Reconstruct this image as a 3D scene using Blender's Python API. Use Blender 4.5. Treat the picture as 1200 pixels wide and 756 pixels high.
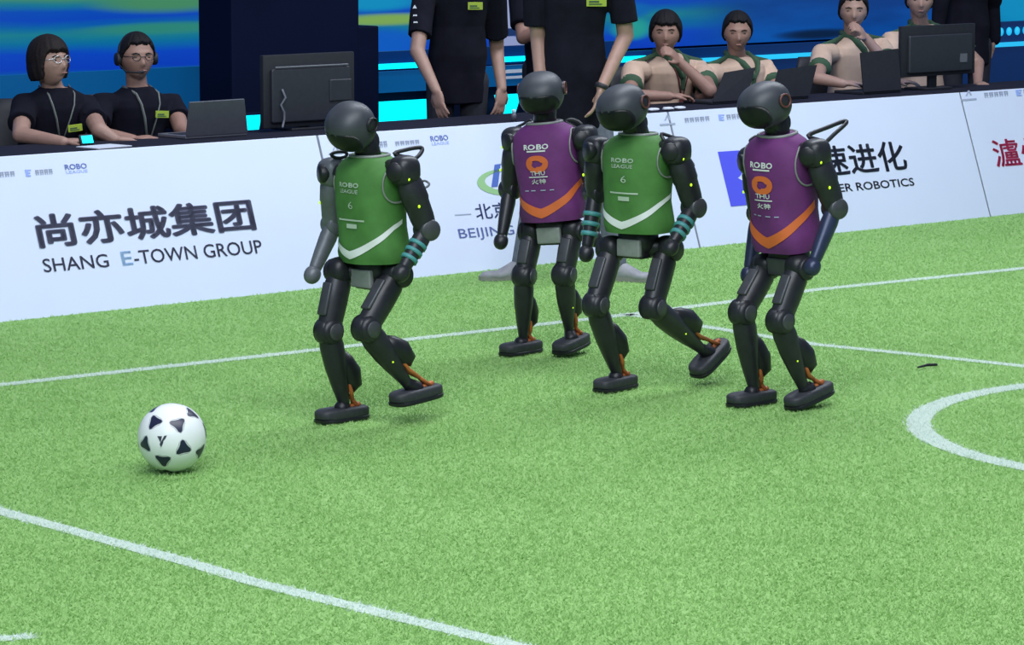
import bpy, bmesh, math, random
import numpy as np
from mathutils import Vector, Matrix, Quaternion, noise

for o in list(bpy.data.objects):
    bpy.data.objects.remove(o)
sc = bpy.context.scene
COL = sc.collection
rnd = random.Random(7)
PENDING = []                                # objects are linked together at the end: keeps the helpers fast


def link(o):
    PENDING.append(o)


# ------------------------------------------------------------------ camera
W, H, FPX, CAMZ = 1200.0, 756.0, 3854.0, 1.92
PITCH = math.atan2(521.0, FPX)
cd = bpy.data.cameras.new('camera')
cd.sensor_width = 36.0
cd.lens = FPX * 36.0 / W
cd.clip_end = 200
cam = bpy.data.objects.new('camera', cd)
COL.objects.link(cam)
cam.location = (0, 0, CAMZ)
cam.rotation_euler = (math.pi / 2 - PITCH, 0, 0)
sc.camera = cam

# ------------------------------------------------------------------ light and exposure
sc.view_settings.view_transform = 'Standard'
sc.view_settings.look = 'None'
sc.view_settings.gamma = 1.0
sc.view_settings.use_curve_mapping = False
sc.view_settings.exposure = 0.0
world = bpy.data.worlds.new('world')
sc.world = world
world.use_nodes = True
world.node_tree.nodes['Background'].inputs[0].default_value = (0.42, 0.55, 0.85, 1)
world.node_tree.nodes['Background'].inputs[1].default_value = 0.34


def area(name, loc, target, sx, sy, energy, color):
    l = bpy.data.lights.new(name, 'AREA')
    l.shape = 'RECTANGLE'
    l.size, l.size_y, l.energy, l.color = sx, sy, energy, color
    o = bpy.data.objects.new(name, l)
    COL.objects.link(o)
    o.location = loc
    o.rotation_euler = (Vector(target) - Vector(loc)).to_track_quat('-Z', 'Y').to_euler()
    return o


area('front_light_rig', (0.6, 7.4, 6.2), (0.2, 9.2, 0), 6.0, 2.4, 430, (0.95, 0.98, 1.0))
rig = area('back_light_rig', (1.9, 15.6, 5.6), (1.6, 15.8, 0), 7.5, 1.6, 420, (0.88, 0.94, 1.0))
rig.rotation_euler = (0, math.radians(4), math.radians(42.2))
area('camera_side_light_rig', (-1.5, 1.0, 6.5), (1.4, 16.0, 0.2), 6.0, 2.0, 540, (0.82, 0.92, 1.0))

# ------------------------------------------------------------------ geometry of the place
cp, sp = math.cos(PITCH), math.sin(PITCH)
CAM = Vector((0, 0, CAMZ))


def ray(px, py):
    x, y = (px - W / 2) / FPX, -(py - H / 2) / FPX
    return Vector((x, cp + y * sp, -sp + y * cp))


def hit(px, py, p0, nrm):
    d = ray(px, py)
    return CAM + d * ((p0 - CAM).dot(nrm) / d.dot(nrm))


def ground(px, py, z=0.0):
    return hit(px, py, Vector((0, 0, z)), Vector((0, 0, 1)))


B0 = Vector((-2.231, 14.203, 0))           # foot of the hoarding line
U = Vector((0.7404, 0.6721, 0)).normalized()   # along the hoardings, left to right
N = Vector((U.y, -U.x, 0))                 # out of the hoardings, towards the pitch
ZV = Vector((0, 0, 1))


def at(u, v, z=0.0):                       # v metres behind the hoarding line
    return B0 + U * u - N * v + ZV * z


def PV(px, py, v):                         # point on the vertical plane v behind the hoardings
    return hit(px, py, B0 - N * v, N)


# ------------------------------------------------------------------ materials
def mat(name, col, rough=0.5, metal=0.0, emit=0.0, var=0.0, scale=40.0, bump=0.0, spec=0.5, ecol=None):
    m = bpy.data.materials.new(name)
    m.use_nodes = True
    nt = m.node_tree
    b = nt.nodes['Principled BSDF']
    b.inputs['Base Color'].default_value = (*col, 1)
    b.inputs['Roughness'].default_value = rough
    b.inputs['Metallic'].default_value = metal
    b.inputs['Specular IOR Level'].default_value = spec
    if emit:
        b.inputs['Emission Color'].default_value = (*(ecol or col), 1)
        b.inputs['Emission Strength'].default_value = emit
    if var or bump:
        tc = nt.nodes.new('ShaderNodeTexCoord')
        n = nt.nodes.new('ShaderNodeTexNoise')
        n.inputs['Scale'].default_value = scale
        n.inputs['Detail'].default_value = 4
        nt.links.new(tc.outputs['Object'], n.inputs['Vector'])
        if var:
            r = nt.nodes.new('ShaderNodeMapRange')
            r.inputs[1].default_value, r.inputs[2].default_value = 0.3, 0.7
            r.inputs[3].default_value, r.inputs[4].default_value = 1 - var, 1 + var
            mx = nt.nodes.new('ShaderNodeVectorMath')
            mx.operation = 'SCALE'
            mx.inputs[0].default_value = col
            nt.links.new(n.outputs['Fac'], r.inputs[0])
            nt.links.new(r.outputs[0], mx.inputs['Scale'])
            nt.links.new(mx.outputs[0], b.inputs['Base Color'])
        if bump:
            bp = nt.nodes.new('ShaderNodeBump')
            bp.inputs['Strength'].default_value = bump
            bp.inputs['Distance'].default_value = 0.004
            nt.links.new(n.outputs['Fac'], bp.inputs['Height'])
            nt.links.new(bp.outputs[0], b.inputs['Normal'])
    return m


M = dict(
    shell=mat('robot_shell', (0.019, 0.020, 0.026), 0.40, 0.2, var=0.2, scale=30),
    joint=mat('robot_joint', (0.012, 0.013, 0.017), 0.42, 0.2, var=0.15),
    grey=mat('robot_grey', (0.065, 0.068, 0.078), 0.42, 0.35, var=0.1),
    head=mat('robot_head', (0.040, 0.045, 0.056), 0.48, 0.1, var=0.12, scale=20),
    visor=mat('robot_visor', (0.016, 0.019, 0.021), 0.32),
    blueshell=mat('robot_blue_shell', (0.028, 0.038, 0.085), 0.35, 0.3, var=0.15),
    palegrey=mat('robot_pale_grey', (0.12, 0.13, 0.15), 0.45, 0.2, var=0.1),
    plate=mat('waist_plate', (0.23, 0.25, 0.24), 0.5, 0.1, var=0.08),
    teal=mat('teal_tape', (0.06, 0.26, 0.27), 0.5),
    rubber=mat('rubber_foot', (0.030, 0.032, 0.040), 0.6, var=0.2, scale=60, bump=0.2),
    cable=mat('orange_cable', (0.42, 0.12, 0.03), 0.5, var=0.2),
    ring=mat('copper_ring', (0.13, 0.045, 0.04), 0.4, 0.3),
    led=mat('indicator_led', (0.55, 0.9, 0.02), 0.4, emit=0.7),
    green=mat('green_jersey', (0.056, 0.180, 0.036), 0.75, var=0.12, scale=18, bump=0.25),
    purple=mat('purple_jersey', (0.125, 0.020, 0.140), 0.72, var=0.12, scale=18, bump=0.25),
    white=mat('white_print', (0.66, 0.70, 0.68), 0.6),
    paleprint=mat('pale_print', (0.42, 0.52, 0.42), 0.6),
    orange=mat('orange_print', (0.62, 0.13, 0.03), 0.6),
    board=mat('board_white', (0.66, 0.71, 0.92), 0.45, var=0.012, scale=3),
    slate=mat('slate_ink', (0.125, 0.125, 0.215), 0.5),
    navy=mat('navy_ink', (0.09, 0.12, 0.34), 0.5),
    blue=mat('blue_ink', (0.085, 0.095, 0.80), 0.5),
    hblue=mat('logo_blue', (0.08, 0.15, 0.52), 0.5),
    skyink=mat('light_blue_ink', (0.50, 0.72, 1.0), 0.5),
    faint=mat('faint_ink', (0.36, 0.40, 0.55), 0.5),
    faintblue=mat('faint_blue_ink', (0.30, 0.40, 0.85), 0.5),
    red=mat('red_ink', (0.62, 0.04, 0.14), 0.5),
    lgreen=mat('logo_green', (0.30, 0.52, 0.26), 0.5),
    blackink=mat('black_ink', (0.035, 0.04, 0.07), 0.5),
    seam=mat('board_edge', (0.16, 0.17, 0.22), 0.5),
    desk=mat('desk_cloth', (0.012, 0.013, 0.026), 0.85, spec=0.15, var=0.15),
    plastic=mat('black_plastic', (0.010, 0.011, 0.018), 0.62, var=0.15),
    plastic2=mat('monitor_back', (0.020, 0.022, 0.032), 0.5, var=0.1),
    laptop=mat('grey_laptop', (0.15, 0.155, 0.19), 0.45, 0.3, var=0.06),
    screenlit=mat('lit_display', (0.0, 0.35, 0.8), 0.4, emit=0.9, ecol=(0.0, 0.32, 0.9)),
    paper=mat('white_paper', (0.66, 0.70, 0.80), 0.6),
    skin=mat('skin', (0.34, 0.20, 0.16), 0.55, var=0.07, scale=25),
    skin2=mat('skin_deep', (0.30, 0.165, 0.13), 0.55, var=0.07, scale=25),
    lips=mat('lips', (0.27, 0.125, 0.11), 0.5),
    eye=mat('eye_dark', (0.02, 0.015, 0.014), 0.3),
    hair=mat('black_hair', (0.007, 0.0065, 0.009), 0.7, spec=0.2, var=0.3, scale=120, bump=0.4),
    hair2=mat('brown_hair', (0.013, 0.009, 0.010), 0.7, spec=0.2, var=0.3, scale=120, bump=0.4),
    shirt=mat('black_shirt', (0.007, 0.007, 0.014), 0.95, spec=0.15, var=0.2, scale=16, bump=0.25),
    polo=mat('beige_polo', (0.56, 0.39, 0.30), 0.8, var=0.08, scale=16, bump=0.25),
    dgreen=mat('green_collar', (0.035, 0.085, 0.045), 0.8, var=0.1),
    badge=mat('lime_badge', (0.30, 0.40, 0.03), 0.6),
    jeans=mat('grey_jeans', (0.13, 0.14, 0.19), 0.85, var=0.15, scale=40),
    trousers=mat('dark_trousers', (0.015, 0.016, 0.026), 0.85, var=0.15),
    shoe=mat('grey_trainer', (0.27, 0.27, 0.30), 0.7, var=0.15, scale=30),
    sole=mat('trainer_sole', (0.22, 0.22, 0.20), 0.7),
    seamred=mat('polo_seam', (0.30, 0.15, 0.12), 0.8),
    maroon=mat('maroon_lanyard', (0.14, 0.03, 0.035), 0.7),
    strap=mat('lanyard_grey', (0.16, 0.18, 0.17), 0.7),
    metal=mat('thin_metal', (0.55, 0.57, 0.60), 0.3, 0.8),
    stage=mat('stage_dark', (0.002, 0.005, 0.024), 0.7, spec=0.1, var=0.15, scale=2),
    hallfloor=mat('hall_floor', (0.012, 0.014, 0.025), 0.5, var=0.2, scale=3),
    hallwall=mat('hall_wall', (0.010, 0.014, 0.035), 0.7, var=0.2, scale=2),
    cyan=mat('cyan_led', (0.0, 0.75, 1.0), 0.4, emit=1.25, ecol=(0.0, 0.82, 1.0)),
    cyan2=mat('cyan_led_dim', (0.0, 0.5, 0.8), 0.4, emit=0.75, ecol=(0.03, 0.50, 0.85)),
    fascia=mat('blue_fascia', (0.0, 0.05, 0.14), 0.25, emit=0.55, ecol=(0.004, 0.085, 0.26)),
    fascia2=mat('deep_blue_fascia', (0.0, 0.02, 0.09), 0.25, emit=0.30, ecol=(0.002, 0.035, 0.19)),
)


# ------------------------------------------------------------------ mesh helpers
def frame_of(d, hint=None):
    d = d.normalized()
    h = hint if hint is not None else (Vector((0, 0, 1)) if abs(d.z) < 0.9 else Vector((1, 0, 0)))
    x = (h - d * h.dot(d))
    if x.length < 1e-5:
        x = d.orthogonal()
    x.normalize()
    return x, d.cross(x), d


def add_rings(bm, rings, cap=True, closed=False):
    vs = [[bm.verts.new(p) for p in r] for r in rings]
    n = len(vs[0])
    pairs = list(zip(vs, vs[1:]))
    if closed:
        pairs.append((vs[-1], vs[0]))
    for a, b in pairs:
        for i in range(n):
            j = (i + 1) % n
            bm.faces.new((a[i], a[j], b[j], b[i]))
    if cap and not closed:
        bm.faces.new(list(reversed(vs[0])))
        bm.faces.new(vs[-1])
    return vs


def tube(bm, pts, radii, seg=12, hint=None, flat=1.0, closed=False, round_ends=False):
    pts = [Vector(p) for p in pts]
    if not hasattr(radii, '__len__'):
        radii = [radii] * len(pts)
    if round_ends and not closed:
        d0 = (pts[0] - pts[1]).normalized()
        d1 = (pts[-1] - pts[-2]).normalized()
        r0, r1 = radii[0], radii[-1]
        cs = [(0.98, 0.2), (0.8, 0.6), (0.5, 0.866)]
        pts = [pts[0] + d0 * r0 * s for _, s in reversed(cs)] + pts + [pts[-1] + d1 * r1 * s for _, s in cs]
        radii = [r0 * c for c, _ in reversed(cs)] + list(radii) + [r1 * c for c, _ in cs]
    n = len(pts)
    rings = []
    px = None
    for i in range(n):
        if closed:
            d = pts[(i + 1) % n] - pts[i - 1]
        else:
            d = pts[min(i + 1, n - 1)] - pts[max(i - 1, 0)]
        x, y, _ = frame_of(d, px if px is not None else hint)
        px = x
        rings.append([pts[i] + (x * math.cos(t) + y * math.sin(t) * flat) * radii[i]
                      for t in (2 * math.pi * k / seg for k in range(seg))])
    add_rings(bm, rings, closed=closed)


def capsule(bm, a, b, ra, rb, seg=12, flat=1.0, hint=None):
    a, b = Vector(a), Vector(b)
    tube(bm, [a, a.lerp(b, 0.33), a.lerp(b, 0.67), b], [ra, ra * .67 + rb * .33, ra * .33 + rb * .67, rb], seg, hint, flat,
         round_ends=True)


def spow(x, e):
    return math.copysign(abs(x) ** e, x)


def superell(bm, c, rad, rot=None, e=1.0, nu=20, nv=12, fn=None):
    c = Vector(c)
    rot = rot or Matrix.Identity(3)
    rings = []
    for j in range(1, nv):
        ph = -math.pi / 2 + math.pi * j / nv
        ring = []
        for i in range(nu):
            th = 2 * math.pi * i / nu
            p = Vector((rad[0] * spow(math.cos(ph), e) * spow(math.cos(th), e),
                        rad[1] * spow(math.cos(ph), e) * spow(math.sin(th), e),
                        rad[2] * spow(math.sin(ph), e)))
            if fn:
                p = fn(p)
            ring.append(c + rot @ p)
        rings.append(ring)
    vs = add_rings(bm, rings, cap=False)
    for sgn, ring in ((-1, vs[0]), (1, vs[-1])):
        p = Vector((0, 0, sgn * rad[2]))
        if fn:
            p = fn(p)
        v = bm.verts.new(c + rot @ p)
        for i in range(nu):
            j = (i + 1) % nu
            bm.faces.new((ring[j], ring[i], v) if sgn < 0 else (ring[i], ring[j], v))


def cyl(bm, c, axis, r, h, seg=20, bev=0.15):
    c = Vector(c)
    x, y, d = frame_of(Vector(axis))
    b = min(r, h) * bev
    prof = [(r - b, -h / 2), (r, -h / 2 + b), (r, h / 2 - b), (r - b, h / 2)]
    add_rings(bm, [[c + d * z + (x * math.cos(t) + y * math.sin(t)) * q
                    for t in (2 * math.pi * k / seg for k in range(seg))] for q, z in prof])


def box(bm, c, dims, rot=None, bev=0.0, seg=2):
    rot = rot or Matrix.Identity(3)
    r = bmesh.ops.create_cube(bm, size=1.0)
    vs = r['verts']
    for v in vs:
        v.co = Vector((v.co.x * dims[0], v.co.y * dims[1], v.co.z * dims[2]))
    if bev:
        es = list({e for v in vs for e in v.link_edges})
        q = bmesh.ops.bevel(bm, geom=es, offset=bev, segments=seg, affect='EDGES', profile=0.6)
        vs = list({v for f in q['faces'] for v in f.verts} | {v for v in vs if v.is_valid})
    c = Vector(c)
    for v in vs:
        v.co = c + rot @ v.co


def rot_of(x, y, z):
    return Matrix((x, y, z)).transposed()


def prism(bm, poly, depth, mtx):          # poly in 2D, extruded along +Z of mtx
    a = [bm.verts.new(mtx @ Vector((p[0], p[1], 0))) for p in poly]
    b = [bm.verts.new(mtx @ Vector((p[0], p[1], depth))) for p in poly]
    n = len(poly)
    for i in range(n):
        j = (i + 1) % n
        bm.faces.new((a[i], a[j], b[j], b[i]))
    bm.faces.new(list(reversed(a)))
    bm.faces.new(b)


def NB():
    return bmesh.new()


class Thing:
    """An Empty at the base of a thing; part() links a child mesh built in world coordinates."""

    def __init__(self, name, label, cat, loc, group=None, kind=None):
        o = bpy.data.objects.new(name, None)
        o.empty_display_size = 0.1
        link(o)
        o.location = loc
        self.o, self.loc = o, Vector(loc)
        if kind:
            o['kind'] = kind
        else:
            o['label'], o['category'] = label, cat
        if group:
            o['group'] = group

    def part(self, name, bm, m, parent=None, label=None, smooth=True, me=None, autosmooth=None):
        if me is None:
            bmesh.ops.recalc_face_normals(bm, faces=bm.faces)
            for f in bm.faces:
                f.smooth = smooth
            me = bpy.data.meshes.new(name)
            bm.to_mesh(me)
            bm.free()
        me.transform(Matrix.Translation(-self.loc))
        if not me.materials:
            me.materials.append(m)
        if smooth and autosmooth:
            me.set_sharp_from_angle(angle=autosmooth)
        o = bpy.data.objects.new(name, me)
        link(o)
        o.parent = parent or self.o
        if label:
            o['label'] = label
        return o


def single(name, bm, m, label=None, cat=None, loc=(0, 0, 0), kind=None, group=None, smooth=False, parent=None):
    bmesh.ops.recalc_face_normals(bm, faces=bm.faces)
    for f in bm.faces:
        f.smooth = smooth
    me = bpy.data.meshes.new(name)
    bm.to_mesh(me)
    bm.free()
    me.transform(Matrix.Translation(-Vector(loc)))
    me.materials.append(m)
    o = bpy.data.objects.new(name, me)
    link(o)
    o.location = loc
    if parent:
        o.parent = parent
    if kind:
        o['kind'] = kind
    if label:
        o['label'] = label
    if cat:
        o['category'] = cat
    if group:
        o['group'] = group
    return o


def fuse(bm, voxel, smooth=2):
    """union of overlapping closed shells -> one continuous surface"""
    bmesh.ops.recalc_face_normals(bm, faces=bm.faces)
    me = bpy.data.meshes.new('fuse')
    bm.to_mesh(me)
    bm.free()
    o = bpy.data.objects.new('fuse', me)
    COL.objects.link(o)
    md = o.modifiers.new('r', 'REMESH')
    md.mode = 'VOXEL'
    md.voxel_size = voxel
    md.use_smooth_shade = True
    if smooth:
        s = o.modifiers.new('s', 'SMOOTH')
        s.iterations = smooth
        s.factor = 0.5
    dg = bpy.context.evaluated_depsgraph_get()
    out = bpy.data.meshes.new_from_object(o.evaluated_get(dg))
    bpy.data.objects.remove(o)
    bpy.data.meshes.remove(me)
    out.polygons.foreach_set('use_smooth', [True] * len(out.polygons))
    out.materials.clear()
    return out


def text_mesh(body, weight=0.0, res=3):
    c = bpy.data.curves.new('t', 'FONT')
    c.body = body
    c.resolution_u = res
    c.offset = min(weight, 0)
    o = bpy.data.objects.new('t', c)
    COL.objects.link(o)
    dg = bpy.context.evaluated_depsgraph_get()
    me = bpy.data.meshes.new_from_object(o.evaluated_get(dg))
    bpy.data.objects.remove(o)
    bpy.data.curves.remove(c)
    me.materials.clear()
    if weight > 0:
        b = NB()
        for q in range(8):
            n0 = len(b.verts)
            b.from_mesh(me)
            b.verts.ensure_lookup_table()
            off = Vector((math.cos(q * math.pi / 4), math.sin(q * math.pi / 4), 0)) * weight
            for v in b.verts[n0:]:
                v.co += off
        b.to_mesh(me)
        b.free()
    xs = [v.co.x for v in me.vertices]
    ys = [v.co.y for v in me.vertices]
    return me, min(xs), max(xs), min(ys), max(ys)


# ------------------------------------------------------------------ setting: floor, back wall
def turf_material(name, c0, c1, rough=0.8, thin=0.0):
    m = bpy.data.materials.new(name)
    m.use_nodes = True
    nt = m.node_tree
    b = nt.nodes['Principled BSDF']
    b.inputs['Roughness'].default_value = rough
    b.inputs['Specular IOR Level'].default_value = 0.25
    g = nt.nodes.new('ShaderNodeTexCoord')
    n1 = nt.nodes.new('ShaderNodeTexNoise')
    n1.inputs['Scale'].default_value = 1.6
    n1.inputs['Detail'].default_value = 3
    n2 = nt.nodes.new('ShaderNodeTexNoise')
    n2.inputs['Scale'].default_value = 60
    n2.inputs['Detail'].default_value = 3
    add = nt.nodes.new('ShaderNodeMath')
    add.operation = 'MULTIPLY_ADD'
    add.inputs[1].default_value = 0.45
    r = nt.nodes.new('ShaderNodeMapRange')
    r.inputs[1].default_value, r.inputs[2].default_value = 0.45, 1.0
    mx = nt.nodes.new('ShaderNodeMix')
    mx.data_type = 'RGBA'
    mx.inputs[6].default_value = (*c0, 1)
    mx.inputs[7].default_value = (*c1, 1)
    for n in (n1, n2):
        nt.links.new(g.outputs['Object'], n.inputs['Vector'])
    nt.links.new(n1.outputs['Fac'], add.inputs[0])
    nt.links.new(n2.outputs['Fac'], add.inputs[2])
    nt.links.new(add.outputs[0], r.inputs[0])
    nt.links.new(r.outputs[0], mx.inputs[0])
    nt.links.new(mx.outputs[2], b.inputs['Base Color'])
    if thin:                                # thin blades let light through
        tr = nt.nodes.new('ShaderNodeBsdfTranslucent')
        ms = nt.nodes.new('ShaderNodeMixShader')
        ms.inputs[0].default_value = thin
        nt.links.new(mx.outputs[2], tr.inputs['Color'])
        nt.links.new(b.outputs[0], ms.inputs[1])
        nt.links.new(tr.outputs[0], ms.inputs[2])
        nt.links.new(ms.outputs[0], nt.nodes['Material Output'].inputs['Surface'])
    return m


M['turf'] = turf_material('turf_backing', (0.210, 0.390, 0.115), (0.298, 0.495, 0.170))
M['blade'] = turf_material('turf_blades', (0.290, 0.505, 0.160), (0.435, 0.665, 0.270), thin=0.35)
M['paint'] = turf_material('painted_turf', (0.66, 0.78, 0.70), (0.76, 0.85, 0.79), thin=0.35)

bm = NB()
box(bm, at(4.0, -6.2, -0.05), (26, 13.2, 0.1), rot_of(U, -N, ZV))
floor = single('floor', bm, M['turf'], kind='structure')
bm = NB()
box(bm, at(4.0, 5.9, -0.05), (26, 11.0, 0.1), rot_of(U, -N, ZV))
single('floor', bm, M['hallfloor'], kind='structure')
bm = NB()
box(bm, at(4.0, 8.0, 2.0), (26, 0.2, 4.2), rot_of(U, -N, ZV))
single('wall_back', bm, M['hallwall'], kind='structure')

# painted lines: polylines on the ground with half widths (metres)
ccx, ccy, ccr = 2.669, 11.375, 1.235
LINES = [
    ('touch_line', [ground(-500, 510), ground(0, 452), ground(370, 411), ground(590, 386), ground(740, 369), ground(850, 355),
                    ground(950, 341), ground(1200, 315), ground(1330, 302), ground(1700, 266)], 0.036),
    ('halfway_line', [ground(735, 369), ground(960, 405), ground(1080, 417), ground(1200, 430), ground(1330, 447), ground(1900, 522)], 0.032),
    ('penalty_line', [ground(-600, 440), ground(0, 600), ground(220, 660), ground(300, 684), ground(600, 757), ground(1300, 945)], 0.034),
    ('centre_circle', [Vector((ccx + ccr * math.cos(t), ccy + ccr * math.sin(t), 0))
                       for t in (2 * math.pi * k / 96 for k in range(97))], 0.046),
    ('goal_area_line', [ground(-300, 783), ground(0, 750), ground(34, 747)], 0.028),
]


def seg_dist(P, pts):
    best = np.full(len(P), 1e9)
    for a, b in zip(pts, pts[1:]):
        a2, b2 = np.array(a[:2]), np.array(b[:2])
        d = b2 - a2
        t = np.clip(((P - a2) @ d) / (d @ d), 0, 1)
        q = np.hypot(*(P - (a2 + t[:, None] * d)).T)
        best = np.minimum(best, q)
    return best


# turf blades: one triangle each, thinned out with distance
rg = np.random.default_rng(3)
NBL = 700000
yy = rg.random(NBL)
y0, y1, pw = 7.75, 20.0, 0.3
yy = (y0 ** pw + yy * (y1 ** pw - y0 ** pw)) ** (1 / pw)
xx = (rg.random(NBL) * 2 - 1) * (yy * 0.158 + 0.80)
P2 = np.stack([xx, yy], 1)
vv = -((xx - B0.x) * N.x + (yy - B0.y) * N.y)
keep = vv < -0.004
P2 = P2[keep]
owner = np.full(len(P2), -1)
jit = rg.normal(0, 0.006, len(P2))
for i, (nm, pts, hw) in enumerate(LINES):
    owner[seg_dist(P2, pts) + jit < hw] = i


def blades(P, hmin, hmax):
    k = len(P)
    an = rg.random(k) * 2 * np.pi
    wd = 0.0021 + rg.random(k) * 0.0014
    hh = hmin + rg.random(k) * (hmax - hmin)
    ln = rg.normal(0, 0.0085, (k, 2))
    v = np.zeros((k, 3, 3), np.float32)
    dx, dy = np.cos(an) * wd, np.sin(an) * wd
    v[:, 0, 0], v[:, 0, 1] = P[:, 0] - dx, P[:, 1] - dy
    v[:, 1, 0], v[:, 1, 1] = P[:, 0] + dx, P[:, 1] + dy
    v[:, 2, 0], v[:, 2, 1], v[:, 2, 2] = P[:, 0] + ln[:, 0], P[:, 1] + ln[:, 1], hh
    return v.reshape(-1, 3)


def tri_mesh(name, v, extra=None):
    faces = np.arange(len(v), dtype=np.int32)
    me = bpy.data.meshes.new(name)
    if extra is not None:
        ev, ef = extra
        faces = np.concatenate([faces, ef + len(v)]).astype(np.int32)
        v = np.concatenate([v, ev]).astype(np.float32)
    me.vertices.add(len(v))
    me.vertices.foreach_set('co', v.ravel())
    nf = len(faces) // 3
    me.loops.add(len(faces))
    me.loops.foreach_set('vertex_index', faces)
    me.polygons.add(nf)
    me.polygons.foreach_set('loop_start', np.arange(0, nf * 3, 3, dtype=np.int32))
    me.update()
    me.validate()
    return me


def strip(pts, hw, z):
    L, R = [], []
    for i, p in enumerate(pts):
        d = (pts[min(i + 1, len(pts) - 1)] - pts[max(i - 1, 0)]).normalized()
        s = Vector((-d.y, d.x, 0)) * hw
        L.append((p.x + s.x, p.y + s.y, z))
        R.append((p.x - s.x, p.y - s.y, z))
    n = len(pts)
    v = np.array(L + R, np.float32)
    f = []
    for i in range(n - 1):
        f += [i, i + n, i + 1, i + 1, i + n, i + n + 1]
    return v, np.array(f, np.int32)


for i, (nm, pts, hw) in enumerate(LINES):
    me = tri_mesh(nm, blades(P2[owner == i], 0.006, 0.012), strip(pts, hw * 0.95, 0.003))
    me.materials.append(M['paint'])
    o = bpy.data.objects.new(nm, me)
    link(o)
    o.parent = floor
    o['label'] = {'touch_line': 'white line painted along the pitch edge by the hoardings',
                  'halfway_line': 'white line crossing the pitch behind the rightmost robot',
                  'penalty_line': 'white line slanting across the lower left turf',
                  'centre_circle': 'white painted curve at the right edge of the turf',
                  'goal_area_line': 'short end of white line in the bottom left corner'}[nm]
GRASS = P2[owner < 0]

# ------------------------------------------------------------------ hoardings
BH, BS = 0.70, 0.247                        # height and lean-back of the boards
SL = (ZV * BH - N * BS)
SLEN = SL.length
SL.normalize()
BN = U.cross(SL).normalized()              # outward normal
if BN.dot(N) < 0:
    BN = -BN


def BXY(px, py):                            # pixel -> coordinates on the leaning board plane
    p = hit(px, py, B0, BN) - B0
    return p.dot(U), p.dot(SL)


def b3(x, y, off=0.0):
    return B0 + U * x + SL * y + BN * off


edges = [-0.386, 1.980, 4.347, 6.713, 9.08]
blabels = ['white advertising board with dark Chinese lettering over SHANG E-TOWN GROUP',
           'white advertising board behind the robots with green and blue logo over BEIJING',
           'white advertising board with bright blue logo and ROBOTICS lettering',
           'white advertising board with red Chinese lettering at the right edge']
boards = []
for i in range(4):
    x0, x1 = edges[i] + 0.006, edges[i + 1] - 0.006
    t = Thing('advertising_board', blabels[i], 'board', B0 + U * x0, 'advertising boards along the pitch edge')
    bm = NB()
    box(bm, b3((x0 + x1) / 2, SLEN / 2, -0.013), (x1 - x0, SLEN, 0.024), rot_of(U, SL, BN), 0.003)
    panel = t.part('panel', bm, M['board'], smooth=False)
    bm = NB()
    box(bm, b3(x1 + 0.001, SLEN / 2, -0.012), (0.008, SLEN, 0.022), rot_of(U, SL, BN))
    t.part('edge_strip', bm, M['seam'], smooth=False, label='dark edge strip between two boards')
    for fx in (0.2, 0.8):
        bm = NB()
        bx = x0 + (x1 - x0) * fx
        tube(bm, [b3(bx, SLEN * 0.8, -0.03), B0 + U * bx - N * 0.30 + ZV * 0.012], 0.012, 8)
        t.part('prop', bm, M['seam'])
    boards.append((t, panel))


def lettering(bi, body, bl, br, top, m, weight=0.0, name='lettering', label=None):
    """body fitted between two baseline pixels, cap height set by the pixel top (above bl)"""
    me, xa, xb, ya, yb = text_mesh(body, weight)
    x0, y0_ = BXY(*bl)
    x1, y1_ = BXY(*br)
    h = BXY(*top)[1] - y0_
    for v in me.vertices:
        s = (v.co.x - xa) / (xb - xa)
        q = (v.co.y - ya) / (yb - ya)
        v.co = b3(x0 + (x1 - x0) * s, y0_ + (y1_ - y0_) * s + h * q, 0.0012)
    t, panel = boards[bi]
    return t.part(name, None, m, me=me, label=label, smooth=False)


def flatpoly(bi, polys, m, name='logo', label=None, off=0.0005, px=True):
    bm = NB()
    mtx = Matrix.Translation(b3(0, 0, off)) @ rot_of(U, SL, BN).to_4x4()
    for poly in polys:
        prism(bm, [BXY(*p) for p in poly] if px else poly, 0.0008, mtx)
    return boards[bi][0].part(name, bm, m, label=label, smooth=False)


def pxrect(x, y, w, h, sl=-0.08):
    return [(x, y), (x + w, y + sl * w), (x + w + 0.2 * h, y + sl * w + h), (x + 0.2 * h, y + h)]


lettering(0, '尚亦城集团', (46.5, 292), (301.5, 270), (40.5, 251.5), M['slate'], 0.030, label='large dark Chinese lettering')
lettering(0, 'SHANG', (52, 319.5), (128.5, 313), (49.5, 303.5), M['slate'], 0.006)
lettering(0, 'E', (144, 311.5), (156.5, 310.3), (141, 295), M['skyink'], 0.012, label='light blue letter E')
lettering(0, '-TOWN GROUP', (158.5, 310.2), (308.5, 296.5), (155, 294), M['slate'], 0.006)
lettering(1, '北京', (559, 257.5), (598, 255), (555.5, 239), M['navy'], 0.006)
flatpoly(1, [[(533, 251.5), (552, 250.3), (552.2, 251.5), (533.2, 252.7)]], M['faint'], 'dash')
lettering(1, 'BEIJING', (539.5, 283), (604, 278), (536.5, 268.5), M['navy'], 0.0)
lettering(2, '加速进化', (929, 211), (1065, 199), (922, 175), M['blackink'], 0.018)
lettering(2, 'BOOSTER ROBOTICS', (936, 229.5), (1072, 217.5), (933.5, 220), M['blackink'], 0.012)
lettering(3, '瀘州', (1168, 196.5), (1229, 191.5), (1162, 164), M['red'], 0.012, label='red Chinese lettering')
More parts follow.
